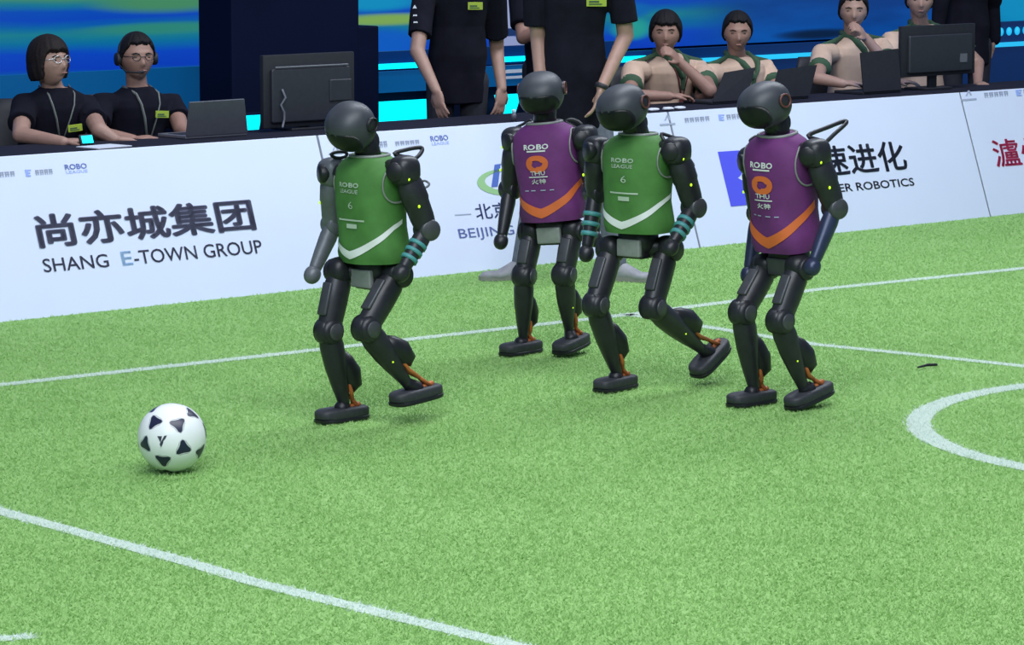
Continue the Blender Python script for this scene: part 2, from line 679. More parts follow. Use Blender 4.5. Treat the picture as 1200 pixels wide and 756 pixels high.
# green and blue ring logo of the second board
arc = []
for k in range(25):
    a = math.radians(60 + 235 * k / 24)
    arc.append((592 + 33 * math.cos(a), 213.5 - 15.5 * math.sin(a)))
inn = []
for k in range(25):
    a = math.radians(60 + 235 * (24 - k) / 24)
    inn.append((595 + 27 * math.cos(a), 212 - 11.5 * math.sin(a)))
flatpoly(1, [arc + inn], M['lgreen'], label='green sweeping logo curve')
flatpoly(1, [[(579.5, 193), (586.6, 192), (583.2, 218.5), (575.8, 219.5)],
             [(588, 193), (591, 192.5), (601, 212), (601, 218), (597, 217)],
             [(599, 191), (606, 190), (603, 216), (597, 217)]], M['hblue'], label='blue letter shape of the logo')


def qb(p0, p1, p2, n=8):
    return [((1 - t) ** 2 * p0[0] + 2 * t * (1 - t) * p1[0] + t * t * p2[0],
             (1 - t) ** 2 * p0[1] + 2 * t * (1 - t) * p1[1] + t * t * p2[1]) for t in (k / n for k in range(n + 1))]


flatpoly(2, [[(841, 178), (866, 176.3)] + qb((869, 181), (874, 203), (864.5, 208.5)) + qb((866, 209.5), (880, 216), (882, 226)) +
             [(884, 239.5), (856.5, 242)]], M['blue'], label='bright blue logo shape')
flatpoly(2, [[(871.5, 176), (893, 174)] + qb((896, 196), (894, 206), (880, 209)) + qb((884, 214), (898, 216), (906, 237)) +
             [(888, 239), (876, 200)]], M['skyink'], label='light blue half of the logo')


# small sponsor marks along the top edge of each board
def small_marks(bi, text=None, esq=None, etext=None, robo=None, icon=None, itxt=None):
    def blocks(x, y, w, h):
        n = max(2, round(w / 6))
        cw = w / n
        ps = []
        for k in range(n):
            bx, by = x + k * cw, y - 0.08 * k * cw
            ps.append(pxrect(bx, by, cw * 0.78, h * 0.24))
            ps.append(pxrect(bx + .2 * h * .4, by + h * 0.42, cw * 0.78, h * 0.22))
            ps.append(pxrect(bx + .2 * h * .1, by, cw * 0.22, h))
            ps.append(pxrect(bx + cw * .5, by - .04 * cw, cw * 0.18, h))
        return ps
    if text:
        flatpoly(bi, blocks(*text), M['faint'], 'sponsor_mark')
    if itxt:
        flatpoly(bi, blocks(*itxt), M['faint'], 'sponsor_mark')
    if etext:
        flatpoly(bi, blocks(*etext), M['faint'], 'sponsor_mark')
    if esq:
        x, y, w, h = esq
        flatpoly(bi, [pxrect(x, y, w * .45, h), pxrect(x + w * .45, y, w * .55, h * .2), pxrect(x + w * .5, y + h * .4, w * .4, h * .2),
                      pxrect(x + w * .55, y + h * .8, w * .45, h * .2)], M['faintblue'], 'sponsor_mark')
    if robo:
        x, y, w, h = robo
        lettering(bi, 'ROBO', (x + 1.5, y + h * .52), (x + w + 1.2, y + h * .52 - w * .075), (x, y), M['faintblue'], 0.02, 'sponsor_mark')
        lettering(bi, 'LEAGUE', (x + 3, y + h * .9), (x + w + 2, y + h * .9 - w * .075), (x + 2, y + h * .62), M['faintblue'], 0.0, 'sponsor_mark')
    if icon:
        x, y, w, h = icon
        flatpoly(bi, [[(x + w * .3, y + h * .5), (x + w * .45, y), (x + w * .55, y), (x + w * .72, y + h * .45), (x + w * .62, y + h * .45),
                       (x + w * .5, y + h * .15), (x + w * .4, y + h * .5)], pxrect(x, y + h * .8, w, h * .16)], M['faint'], 'sponsor_mark')


small_marks(0, text=(-14, 203, 32, 6), esq=(29, 199, 7, 8), etext=(41, 199.5, 21, 6), robo=(75, 193, 26, 12))
small_marks(1, text=(444, 166, 10, 7), etext=(463, 166, 29, 5), robo=(503.5, 159.5, 21, 12), icon=(385, 170, 16, 12))
small_marks(2, icon=(773, 135, 18, 13), text=(802, 138.5, 30, 5.5), esq=(841.5, 134.5, 7, 7), etext=(851, 134.5, 24, 6),
            robo=(884, 126, 20, 12))
small_marks(3, icon=(1126, 106, 18, 13), text=(1153, 109, 29, 5.5), esq=(1190, 105.5, 7, 7), etext=(1199, 105, 22, 6))

# ------------------------------------------------------------------ ball
def ball_material():
    m = bpy.data.materials.new('match_ball')
    m.use_nodes = True
    nt = m.node_tree
    b = nt.nodes['Principled BSDF']
    b.inputs['Roughness'].default_value = 0.35
    tc = nt.nodes.new('ShaderNodeTexCoord')
    nz = nt.nodes.new('ShaderNodeVectorMath')
    nz.operation = 'NORMALIZE'
    nt.links.new(tc.outputs['Object'], nz.inputs[0])
    g = (1 + 5 ** .5) / 2
    vs = []
    for a in (-1, 1):
        for c in (-g, g):
            vs += [(0, a, c), (a, c, 0), (c, 0, a)]
    last = None
    for v in vs:
        v = Vector(v).normalized()
        d = nt.nodes.new('ShaderNodeVectorMath')
        d.operation = 'DOT_PRODUCT'
        d.inputs[1].default_value = v
        nt.links.new(nz.outputs[0], d.inputs[0])
        if last is None:
            last = d.outputs['Value']
        else:
            mxn = nt.nodes.new('ShaderNodeMath')
            mxn.operation = 'MAXIMUM'
            nt.links.new(last, mxn.inputs[0])
            nt.links.new(d.outputs['Value'], mxn.inputs[1])
            last = mxn.outputs[0]
    ac = nt.nodes.new('ShaderNodeMath')
    ac.operation = 'ARCCOSINE'
    nt.links.new(last, ac.inputs[0])
    # angle to the nearest triangle centre (the 20 faces of the icosahedron)
    last = None
    vv3 = [Vector(v).normalized() for v in vs]
    for a in range(12):
        for b2 in range(a + 1, 12):
            for c2 in range(b2 + 1, 12):
                if min(vv3[a].dot(vv3[b2]), vv3[a].dot(vv3[c2]), vv3[b2].dot(vv3[c2])) < .4:
                    continue
                d = nt.nodes.new('ShaderNodeVectorMath')
                d.operation = 'DOT_PRODUCT'
                d.inputs[1].default_value = (vv3[a] + vv3[b2] + vv3[c2]).normalized()
                nt.links.new(nz.outputs[0], d.inputs[0])
                if last is None:
                    last = d.outputs['Value']
                else:
                    mxn = nt.nodes.new('ShaderNodeMath')
                    mxn.operation = 'MAXIMUM'
                    nt.links.new(last, mxn.inputs[0])
                    nt.links.new(d.outputs['Value'], mxn.inputs[1])
                    last = mxn.outputs[0]
    fa = nt.nodes.new('ShaderNodeMath')
    fa.operation = 'ARCCOSINE'
    nt.links.new(last, fa.inputs[0])
    ex = nt.nodes.new('ShaderNodeMath')
    ex.operation = 'SUBTRACT'
    ex.inputs[1].default_value = math.radians(12.9)
    nt.links.new(fa.outputs[0], ex.inputs[0])
    e0 = nt.nodes.new('ShaderNodeMath')
    e0.operation = 'MAXIMUM'
    e0.inputs[1].default_value = 0
    nt.links.new(ex.outputs[0], e0.inputs[0])
    val = nt.nodes.new('ShaderNodeMath')
    val.operation = 'MULTIPLY_ADD'
    val.inputs[1].default_value = -1.5
    nt.links.new(e0.outputs[0], val.inputs[0])
    nt.links.new(ac.outputs[0], val.inputs[2])
    r = nt.nodes.new('ShaderNodeValToRGB')
    r.color_ramp.interpolation = 'CONSTANT'
    mr = nt.nodes.new('ShaderNodeMapRange')
    mr.inputs[1].default_value = math.radians(22)
    mr.inputs[2].default_value = math.radians(38)
    nt.links.new(val.outputs[0], mr.inputs[0])
    nt.links.new(mr.outputs[0], r.inputs[0])
    wht, blk = (0.80, 0.82, 0.84, 1), (0.012, 0.016, 0.05, 1)
    el = r.color_ramp.elements
    el[0].position, el[0].color = 0, wht
    el[1].position, el[1].color = (26.9 - 22) / 16, (0.10, 0.11, 0.17, 1)
    for deg, c in ((27.8, wht), (29.0, blk)):
        e = el.new((deg - 22) / 16)
        e.color = c
    nt.links.new(r.outputs[0], b.inputs['Base Color'])
    return m


M['ball'] = ball_material()
BR = 0.112
bpos = ground(201, 556)
bpos.y += 0.03
ball = Thing('football', 'white football with black curved triangles lying alone on the turf', 'ball', (bpos.x, bpos.y, 0.004))
bc = Vector((bpos.x, bpos.y, BR + 0.004))
bm = NB()
bmesh.ops.create_icosphere(bm, subdivisions=5, radius=BR)
bo = ball.part('cover', bm, M['ball'])
bo.data.transform(Matrix.Translation(ball.loc))
bo.location = (0, 0, BR)
# turn the ball so that one full white circle faces the camera left of centre
tc_ = (Vector((0, 0, CAMZ)) - bc).normalized()
side_ = tc_.cross(ZV).normalized()
up_ = side_.cross(tc_)
want = (tc_ + side_ * 0.28 + up_ * -0.06).normalized()
# side_ points to screen left when looking from the camera
if side_.x > 0:
    side_ = -side_
want = (tc_ + side_ * 0.27 - up_ * 0.08).normalized()
g_ = (1 + 5 ** .5) / 2
va = Vector((0, 1, g_)).normalized()
q = va.rotation_difference(want)
q = Quaternion(want, math.radians(16)) @ q
bo.rotation_mode = 'QUATERNION'
bo.rotation_quaternion = q
# little maker's mark inside the facing circle
bx_ = side_ * -1
by_ = want.cross(bx_).normalized()
if by_.z < 0:
    by_ = -by_
bx_ = by_.cross(want).normalized()
bm = NB()
for poly in ([(-.015, .011), (-.002, .011), (-.006, -.006)], [(.004, .012), (.011, .013), (-.005, -.018), (-.009, -.010)]):
    vsx = []
    for x, y in poly:
        p = (want * BR + bx_ * x * 1.25 + by_ * y * 1.25).normalized() * (BR + 0.0018)
        vsx.append(bm.verts.new(bc + p))
    bm.faces.new(vsx)
ball.part('maker_mark', bm, M['blackink'])


# ------------------------------------------------------------------ robots
def rot_dir(f, up=ZV):
    """matrix whose -Y is the facing direction f"""
    y = -f.normalized()
    x = y.cross(up).normalized()
    z = x.cross(y)
    return rot_of(x, y, z)


RG = 'humanoid robots on the pitch'


def robot(label, yaw, stance, jersey, torso, head, arms, legs, handles, forearm='shell', bands=False, frontal=False, seed=0):
    a = math.radians(yaw)
    F = Vector((-math.sin(a), -math.cos(a), 0))
    L = ZV.cross(F)
    (spx, side) = stance
    sg = {'R': -1, 'L': 1}
    LEGW, SHW = 0.095, 0.178
    G = ground(*spx)
    C = G - L * (sg[side] * LEGW)
    C.z = 0

    def J(px, py, lat, k=None):
        c = C + L * lat
        if frontal or k is not None:
            y = c.y + F.y * (k or 0.0)
            return hit(px, py, Vector((0, y, 0)), Vector((0, 1, 0)))
        return hit(px, py, c, L)

    t = Thing('humanoid_robot', label, 'robot', (C.x, C.y, 0), RG)
    Tb, Tt = J(*torso['bottom'], 0, torso.get('k')), J(*torso['top'], 0, torso.get('k'))
    up = (Tt - Tb)
    HT = up.length
    up.normalize()
    Lx = (L - up * L.dot(up)).normalized()
    Fx = up.cross(Lx) * -1
    if Fx.dot(F) < 0:
        Fx = -Fx
    SEC = [(0, .130, .102), (.08, .138, .108), (.32, .128, .103), (.58, .136, .106), (.76, .143, .102), (.87, .136, .092),
           (.94, .112, .078), (.985, .078, .064), (1.0, .066, .058)]

    def sec(tt):
        for (t0, w0, d0), (t1, w1, d1) in zip(SEC, SEC[1:]):
            if tt <= t1:
                s = max(0, (tt - t0) / (t1 - t0))
                return w0 + (w1 - w0) * s, d0 + (d1 - d0) * s
        return SEC[-1][1:]

    def S(th, tt, off=0.0):
        w, d = sec(tt)
        e = 0.86
        wr = 0.004 * math.sin(5 * th + 9 * tt + seed) * (1 - tt)
        return Tb + up * (tt * HT) + Lx * ((w + off + wr) * spow(math.sin(th), e)) + Fx * ((d + off + wr) * spow(math.cos(th), e))

    # vest
    bm = NB()
    ts = [0, .03, .08, .16, .24, .32, .42, .5, .58, .67, .76, .82, .87, .91, .94, .965, .985, 1.0]
    seg = 48
    add_rings(bm, [[S(2 * math.pi * i / seg, tt) for i in range(seg)] for tt in ts])
    vest = t.part('vest', bm, M[jersey], autosmooth=1.0, label='%s sleeveless vest' % jersey)
    # V stripe printed round the hem
    bm = NB()
    smat = M['white'] if jersey == 'green' else M['orange']
    ths = [-1.75 + 3.5 * i / 44 for i in range(45)]

    def lo(th):
        return 0.045 + 0.235 * abs(th) ** 1.05 / 1.75 ** 0.5

    rows = [[S(th, lo(th) + ((0.078 if jersey == 'green' else 0.100) - 0.018 * abs(th)) * q, 0.0025) for th in ths] for q in (0, .33, .67, 1)]
    vs = [[bm.verts.new(p) for p in r] for r in rows]
    for r0, r1 in zip(vs, vs[1:]):
        for i in range(len(ths) - 1):
            bm.faces.new((r0[i], r0[i + 1], r1[i + 1], r1[i]))
    t.part('stripe', bm, smat, vest, label='V-shaped stripe')
    # neck and arm piping
    bm = NB()
    tube(bm, [S(2 * math.pi * i / 32, 0.995, 0.001) for i in range(32)], 0.006, 6, closed=True)
    t.part('neck_piping', bm, M['plate'], vest)
    for s in (-1, 1):
        bm = NB()
        tube(bm, [S(s * math.pi / 2 + 0.52 * math.cos(q), 0.745 + 0.175 * math.sin(q), 0.003) for q in (2 * math.pi * k / 28 for k in range(28))],
             0.0036, 6, closed=True)
        t.part('arm_piping', bm, M['plate'], vest)

    def wrap(me, x0, xs, y0_, ys):
        for v in me.vertices:
            x, y = x0 + v.co.x * xs, y0_ + v.co.y * ys
            w, d = sec(y)
            v.co = S(x / (d * 1.1), y, 0.003)
        return me

    def vtext(body, cx, width, tbase, hgt, m, weight=0.0):
        me, xa, xb, ya, yb = text_mesh(body, weight, 2)
        s = width / (xb - xa)
        for v in me.vertices:
            v.co.x -= (xa + xb) / 2
            v.co.y -= ya
        t.part('print', None, m, vest, me=wrap(me, cx, s, tbase, hgt / (yb - ya) / HT))

    def vquad(cx, w, t0, h, m):
        bm = NB()
        r = [[S((cx + w * (i / 6 - .5)) / 0.112, t0 + h / HT * j, 0.003) for i in range(7)] for j in (0, 1)]
        q = [[bm.verts.new(p) for p in k] for k in r]
        for i in range(6):
            bm.faces.new((q[0][i], q[0][i + 1], q[1][i + 1], q[1][i]))
        t.part('print', bm, m, vest)

    if jersey == 'purple':
        vtext('ROBO', 0, .072, .745, .022, M['white'], 0.03)
        vquad(0, .052, .722, .006, M['white'])
        for k in range(3):
            me_pts = []
            bm = NB()
            ring = []
            for i in range(9):
                an = math.radians(120 * k + 15 * i)
                ring.append((0.034 * math.cos(an), .60 * 1 + 0.034 * math.sin(an) / HT))
            inner = []
            for i in range(9):
                an = math.radians(120 * k + 30 + 15 * (8 - i))
                rr = 0.011 + 0.010 * (8 - i) / 8 * 0.6
                inner.append((rr * math.cos(an), .60 + rr * math.sin(an) / HT))
            vv_ = [bm.verts.new(S(x / .112, y, 0.003)) for x, y in ring + inner]
            bm.faces.new(vv_)
            t.part('emblem', bm, M['orange'], vest)
        vtext('THU', 0, .044, .485, .017, M['white'], 0.02)
        vquad(0, .058, .463, .004, M['white'])
        vtext('火神', 0, .044, .395, .021, M['white'], 0.02)
        for x in (-.045, -.02, .01, .04):
            vquad(x, .016, .325, .004, M['faint'])
    else:
        vtext('ROBO', 0, .066, .720, .017, M['paleprint'], 0.03)
        vtext('LEAGUE', 0, .062, .665, .014, M['paleprint'], 0.02)
        vtext('6', .006, .014, .52, .026, M['paleprint'], -0.01)
        vquad(.004, .098, .405, .006, M['paleprint'])
        vquad(.006, .034, .335, .016, M['paleprint'])

    # torso core, pelvis
    hipL, hipR = J(*legs['L']['hip'], LEGW, legs['L'].get('kh')), J(*legs['R']['hip'], -LEGW, legs['R'].get('kh'))
    bm = NB()
    superell(bm, Tb - up * 0.03, (.075, .062, .06), rot_of(Lx, Fx, up), 0.7, 20, 10)
    t.part('waist', bm, M['joint'])
    mid = (hipL + hipR) / 2
    pc = Tb - up * 0.062
    bm = NB()
    box(bm, pc, (.112, .105, .075), rot_of(Lx, Fx, up), .014, 3)
    t.part('pelvis', bm, M['joint'])
    bm = NB()
    box(bm, pc + Fx * 0.058 + up * .004, (.104, .022, .066), rot_of(Lx, Fx, up), .007, 3)
    t.part('waist_plate', bm, M['plate'] if torso.get('plate', 1) else M['grey'], label='pale grey plate at the waist')

    # neck + head
    hc = J(*head['c'], 0, head.get('k'))
    hy, hp = math.radians(head['yaw']), math.radians(head['pitch'])
    hf = Vector((-math.sin(hy) * math.cos(hp), -math.cos(hy) * math.cos(hp), -math.sin(hp)))
    Rh = rot_dir(hf)
    if head.get('roll'):
        Rh = Matrix.Rotation(math.radians(head['roll']), 3, hf) @ Rh
    nb = Tt - up * 0.02
    nt_ = hc + Rh @ Vector((0, 0.035, -0.045))
    bm = NB()
    tube(bm, [nb, nb.lerp(nt_, .45), nt_], [.046, .045, .040], 18)
    neck = t.part('neck', bm, M['joint'])
    bm = NB()
    cyl(bm, nb.lerp(nt_, .62), L, .041, .076)
    t.part('neck_motor', bm, M['shell'], neck)
    hw, hd, hh = head.get('size', (.091, .098, .083))

    def egg(p):
        s = p.y / hd
        k = 1.0 - 0.10 * max(0, s) ** 2 - 0.05 * max(0, -s) ** 2
        return Vector((p.x * k, p.y, p.z * (k - .04 * max(0, -s))))

    bm = NB()
    superell(bm, hc, (hw, hd, hh), Rh, 0.84, 36, 22, egg)
    hd_o = t.part('head', bm, M['head'])
    # visor: the front lower quarter of the shell, slightly proud
    bm = NB()
    cen = None
    rings = []
    for j in range(9):
        ring = []
        for i in range(40):
            q = 2 * math.pi * i / 40
            lon = math.radians(70 * j / 8 * spow(math.cos(q), .8))
            lat = math.radians(-20 + 40 * j / 8 * spow(math.sin(q), .8))
            e = .84
            p = Vector((hw * spow(math.cos(lat), e) * spow(math.sin(lon), e), -hd * spow(math.cos(lat), e) * spow(math.cos(lon), e), hh * spow(math.sin(lat), e)))
            ring.append(hc + Rh @ (egg(p) * (1.010 - .008 * (j / 8) ** 3)))
        if j == 0:
            cen = bm.verts.new(ring[0])
        else:
            rings.append([bm.verts.new(p) for p in ring])
    for i in range(40):
        bm.faces.new((cen, rings[0][i], rings[0][(i + 1) % 40]))
    for r0, r1 in zip(rings, rings[1:]):
        for i in range(40):
            bm.faces.new((r0[i], r1[i], r1[(i + 1) % 40], r0[(i + 1) % 40]))
    r = bmesh.ops.solidify(bm, geom=list(bm.faces), thickness=0.002)
    t.part('visor', bm, M['visor'], hd_o, label='glossy black face visor')
    for s in (-1, 1):
        ec = hc + Rh @ Vector((s * (hw * .965), .028, .004))
        ax = Rh @ Vector((s, 0.08, 0))
        bm = NB()
        cyl(bm, ec, ax, .027, .014)
        ear = t.part('ear_disc', bm, M['shell'], hd_o)
        x, y, d = frame_of(ax)
        bm = NB()
        tube(bm, [ec + d * .007 + (x * math.cos(q) + y * math.sin(q)) * .023 for q in (2 * math.pi * k / 24 for k in range(24))], .004, 8, closed=True)
        t.part('ear_ring', bm, M[head.get('ring', 'ring')], ear, label='ring round the ear disc')

    # arms
    for sn in ('R', 'L'):
        s = sg[sn]
        A = arms[sn]
        sh = J(*A['sh'], s * SHW, A.get('ks'))
        el = J(*A['el'], s * (SHW + .03), A.get('ke'))
        ha = J(*A['ha'], s * (SHW + .025), A.get('kw'))
        fm = M[A.get('fmat', forearm)]
        um = M[A.get('umat', 'shell')]
        bm = NB()
        superell(bm, sh, (.050, .052, .054), rot_of(Lx, Fx, up), .72, 24, 14)
        so = t.part('shoulder', bm, um)
        bm = NB()
        cyl(bm, sh + Fx * .036, Fx + Lx * s * .5, .034, .048)
        t.part('shoulder_motor', bm, M['joint'], so)
        bm = NB()
        tube(bm, [sh - Lx * s * .075, sh], [.036, .04], 16)
        t.part('shoulder_link', bm, M['joint'], so)
        d = (el - sh).normalized()
        x, y, _ = frame_of(d, Fx)
        ua = sh + d * .02
        bm = NB()
        tube(bm, [ua, sh.lerp(el, .25), sh.lerp(el, .5), sh.lerp(el, .55), sh.lerp(el, .8), el - d * .005],
             [.038, .050, .052, .048, .046, .040], 14, Fx, 0.88, round_ends=True)
        uo = t.part('upper_arm', bm, um)
        for q in (.12, .58):
            bm = NB()
            superell(bm, sh.lerp(el, q) + Fx * .028 + Lx * s * .040, (.0045, .0045, .006), None, 1, 8, 6)
            t.part('indicator_light', bm, M['led'], uo, label='small lime green light')
        bm = NB()
        cyl(bm, el, L + F * .25, .038, .076)
        t.part('elbow', bm, M['grey'] if sn == 'L' else um)
        d = (ha - el).normalized()
        bm = NB()
        tube(bm, [el + d * .015, el.lerp(ha, .25), el.lerp(ha, .6), el.lerp(ha, .85)], [.031, .034, .029, .024], 14, Fx, .9, round_ends=True)
        fo = t.part('forearm', bm, fm)
        if A.get('bands', bands):
            for q in (.36, .52, .68):
                bm = NB()
                tube(bm, [el.lerp(ha, q - .035), el.lerp(ha, q + .035)], [.0360 - .009 * q + .003] * 2, 14, Fx, .95)
                t.part('wrist_band', bm, M['teal'], fo, label='teal band round the forearm')
        bm = NB()
        superell(bm, ha, (.030, .030, .034), rot_of(*frame_of(d)), .95, 18, 12)
        t.part('hand', bm, fm)

    # legs
    for sn in ('R', 'L'):
        s = sg[sn]
        G_ = legs[sn]
        lat = s * LEGW
        hip = hipL if sn == 'L' else hipR
        kn = J(*G_['kn'], lat, G_.get('kk'))
        an = J(*G_['an'], lat, G_.get('ka'))
        bm = NB()
        superell(bm, hip, (.046, .052, .052), rot_of(Lx, Fx, up), .8, 20, 12)
        ho = t.part('hip', bm, M['joint'])
        bm = NB()
        tube(bm, [pc + Lx * s * .03, hip + ZV * .012], [.036, .036], 14)
        t.part('hip_link', bm, M['joint'], ho)
        bm = NB()
        cyl(bm, hip + L * s * .035, L, .042, .032)
        t.part('hip_motor', bm, M['shell'], ho)
        d = (kn - hip).normalized()
        bm = NB()
        tube(bm, [hip + d * .01, hip.lerp(kn, .2), hip.lerp(kn, .5), hip.lerp(kn, .8), kn], [.040, .050, .050, .047, .046], 16, F, .86, round_ends=True)
        th = t.part('thigh', bm, M['shell'])
        x, y, _ = frame_of(d, F)
        bm = NB()
        box(bm, hip.lerp(kn, .50) + x * .046, (.014, .044, (kn - hip).length * .55), rot_of(x, y, d), .006, 2)
        t.part('thigh_highlight', bm, M['grey'], th, label='grey plate on the thigh front')  # lighter grey slab puts the highlight of the thigh front into colour
        bm = NB()
        cyl(bm, kn, L, .048, .082, bev=.25)
        ko = t.part('knee', bm, M['shell'])
        bm = NB()
        superell(bm, kn + F * .018, (.036, .034, .044), rot_of(L, F, ZV), .8, 16, 10)
        t.part('knee_cap', bm, M['shell'], ko)
        for q in (-1, 1):
            bm = NB()
            cyl(bm, kn + L * q * .040, L, .030, .012)
            t.part('knee_disc', bm, M['grey'], ko)
        d = (an - kn).normalized()
        x, y, _ = frame_of(d, F)
        ln = (an - kn).length
        bm = NB()
        tube(bm, [kn + d * .015, kn.lerp(an, .2), kn.lerp(an, .45), kn.lerp(an, .7), kn.lerp(an, .9), an], [.042, .047, .044, .034, .024, .020], 16, F, .85,
             round_ends=True)
        shn = t.part('shin', bm, M['shell'])
        bm = NB()
        bot = kn.lerp(an, .80) - x * .034
        tube(bm, [kn.lerp(an, .34) - x * .026, kn.lerp(an, .46) - x * .038, kn.lerp(an, .62) - x * .055, kn.lerp(an, .76) - x * .052, bot],
             [.026, .039, .044, .041, .026], 16, F, .85)
        t.part('calf_cover', bm, M['joint'], shn)
        bm = NB()
        superell(bm, kn.lerp(an, .55) + L * s * .032 + x * .012, (.0035, .0035, .0035), None, 1, 8, 6)
        t.part('indicator_light', bm, M['led'], shn)
        # foot
        if G_.get('flat'):
            fd = Matrix.Rotation(math.radians(G_.get('turn', 0)), 3, 'Z') @ F
            base = Vector((an.x, an.y, 0.004)) + fd * .012
        else:
            toe, heel = J(*G_['toe'], lat, G_.get('kt')), J(*G_['heel'], lat, G_.get('kl'))
            fd = (toe - heel).normalized()
            base = (toe + heel) / 2
            if base.z - abs(fd.z) * .11 < 0.004:
                base.z = 0.004 + abs(fd.z) * .11
        fl = Vector((-fd.y, fd.x, 0)).normalized()
        fu = fd.cross(fl)
        if fu.z < 0:
            fu = -fu
        R_ = rot_of(fd, fl, fu)
        for nm, z0, z1, mm, grow in (('sole', 0, .014, 'joint', .0), ('foot', .0142, .047, 'rubber', -.002)):
            bm = NB()
            prof = []
            for i in range(36):
                q = 2 * math.pi * i / 36
                prof.append((spow(math.cos(q), .55) * (.114 + grow), spow(math.sin(q), .62) * (.047 + grow) * (1 + .06 * math.cos(q))))
            lv = [(z0, .97), (z0 + .003, 1.0), (z1 - .010 if nm == 'foot' else z1 - .002, 1.0), (z1 - .004 if nm == 'foot' else z1, .965)]
            if nm == 'foot':
                lv.append((z1, .88))
            add_rings(bm, [[base + R_ @ Vector((x_ * k, y_ * k, z)) for x_, y_ in prof] for z, k in lv])
            if nm == 'sole':
                sole_bm = bm
            else:
                fo = t.part('foot', bm, M['rubber'], autosmooth=.9)
                t.part('sole', sole_bm, M['joint'], fo, autosmooth=.9)
        bm = NB()
        top = base + fu * .044
        capsule(bm, an, top + fd * .0, .021, .030, 14)
        t.part('ankle', bm, M['joint'], fo)
        for q in (-1, 1):
            bm = NB()
            c0 = kn.lerp(an, .66) - x * .030 + y * q * .016
            c3 = top - fd * .062 + fl * q * .014
            cmid = kn.lerp(an, .84) - x * .026 + y * q * .022
            pts = [c0, c0.lerp(cmid, .5), cmid, cmid.lerp(c3, .6) + fu * .006, c3]
            tube(bm, pts, [.007, .007, .008, .0075, .007], 8)
            t.part('cable', bm, M['cable'], shn, label='orange cable from calf to heel')
        bm = NB()
        tube(bm, [top - fd * .030, top - fd * .075 + fu * .006], [.010, .011], 8, round_ends=True)
        t.part('heel_rod', bm, M['cable'], fo)

    # carrying handles
    for h in handles:
        pts = [J(x, y, lat, h.get('k')) for (x, y, lat) in h['pts']]
        n = len(pts)
        fine = []
        for i in range(n):
            p0, p1, p2, p3 = pts[i - 1], pts[i], pts[(i + 1) % n], pts[(i + 2) % n]
            for q in (0, .25, .5, .75):
                fine.append(0.5 * ((2 * p1) + (p2 - p0) * q + (2 * p0 - 5 * p1 + 4 * p2 - p3) * q * q + (3 * p1 - p0 - 3 * p2 + p3) * q ** 3))
        bm = NB()
        tube(bm, fine, h.get('r', .009), 8, closed=True)
        t.part(h.get('name', 'handle'), bm, M[h.get('m', 'shell')])
    zs = [round(v.z, 3) for v in (Tb, Tt, hc, hipL, hipR)]
    print('ROBOT', label[:30], 'zs', zs, 'HT', round(HT, 3),
          'thigh/shin', [(round((J(*legs[k]['kn'], sg[k] * LEGW, legs[k].get('kk')) - (hipL if k == 'L' else hipR)).length, 3),
                          round((J(*legs[k]['an'], sg[k] * LEGW, legs[k].get('ka')) - J(*legs[k]['kn'], sg[k] * LEGW, legs[k].get('kk'))).length, 3)) for k in 'RL'])
    return t


robot('black humanoid robot in green vest nearest the football, front foot flat', 46, ((408, 493), 'R'), 'green',
      dict(bottom=(438, 305), top=(433, 181)), dict(c=(411, 148), yaw=50, pitch=36, roll=-10, size=(.086, .088, .085), ring='joint'),
      dict(R=dict(sh=(390, 202), el=(391, 263), ha=(366, 322), umat='palegrey', fmat='palegrey'),
           L=dict(sh=(474, 200), el=(500, 269), ha=(470, 320), bands=True)),
      dict(R=dict(hip=(399, 318), kn=(385, 388), an=(404, 477), flat=True),
           L=dict(hip=(464, 322), kn=(429, 385), an=(477, 449), toe=(457, 478), heel=(519, 462))),
      [dict(pts=[(462, 180, .11), (478, 175, .12), (493, 173, .12), (494, 178, .13), (486, 186, .14), (474, 184, .12)], r=.0075),
       dict(pts=[(388, 181, -.15), (396, 178, -.15), (406, 179, -.14), (404, 184, -.14), (394, 185, -.15)], r=.006),
       dict(pts=[(488, 214, .21), (498, 212, .21), (503, 216, .22), (498, 220, .22), (489, 219, .21)], r=.004, m='palegrey', name='arm_loop')],
      seed=1)
robot('black humanoid robot in purple vest at the back, standing on both feet', 26, ((614, 415), 'R'), 'purple',
      dict(bottom=(649, 257), top=(638, 143), k=0), dict(c=(634, 109), yaw=14, pitch=24, roll=4, k=.04),
      dict(R=dict(sh=(603, 164), el=(598, 222), ha=(587, 283), ke=-.02, kw=.06),
           L=dict(sh=(686, 162), el=(696, 222), ha=(697, 280), ke=-.02, kw=.06)),
      dict(R=dict(hip=(624, 272), kn=(614, 323), an=(613, 398), kk=.05, flat=True, turn=-14),
           L=dict(hip=(671, 270), kn=(661, 322), an=(667, 388), kk=.05, ka=-.06, toe=(655, 416), heel=(685, 402), kt=.05, kl=-.15)),
      [dict(pts=[(601, 152, -.15), (612, 146, -.14), (622, 141, -.12), (618, 147, -.12), (608, 154, -.14)], r=.006, k=-.05),
       dict(pts=[(663, 142, .12), (672, 140, .12), (682, 146, .13), (676, 150, .13)], r=.006, k=-.08)],
      frontal=True, seed=2)
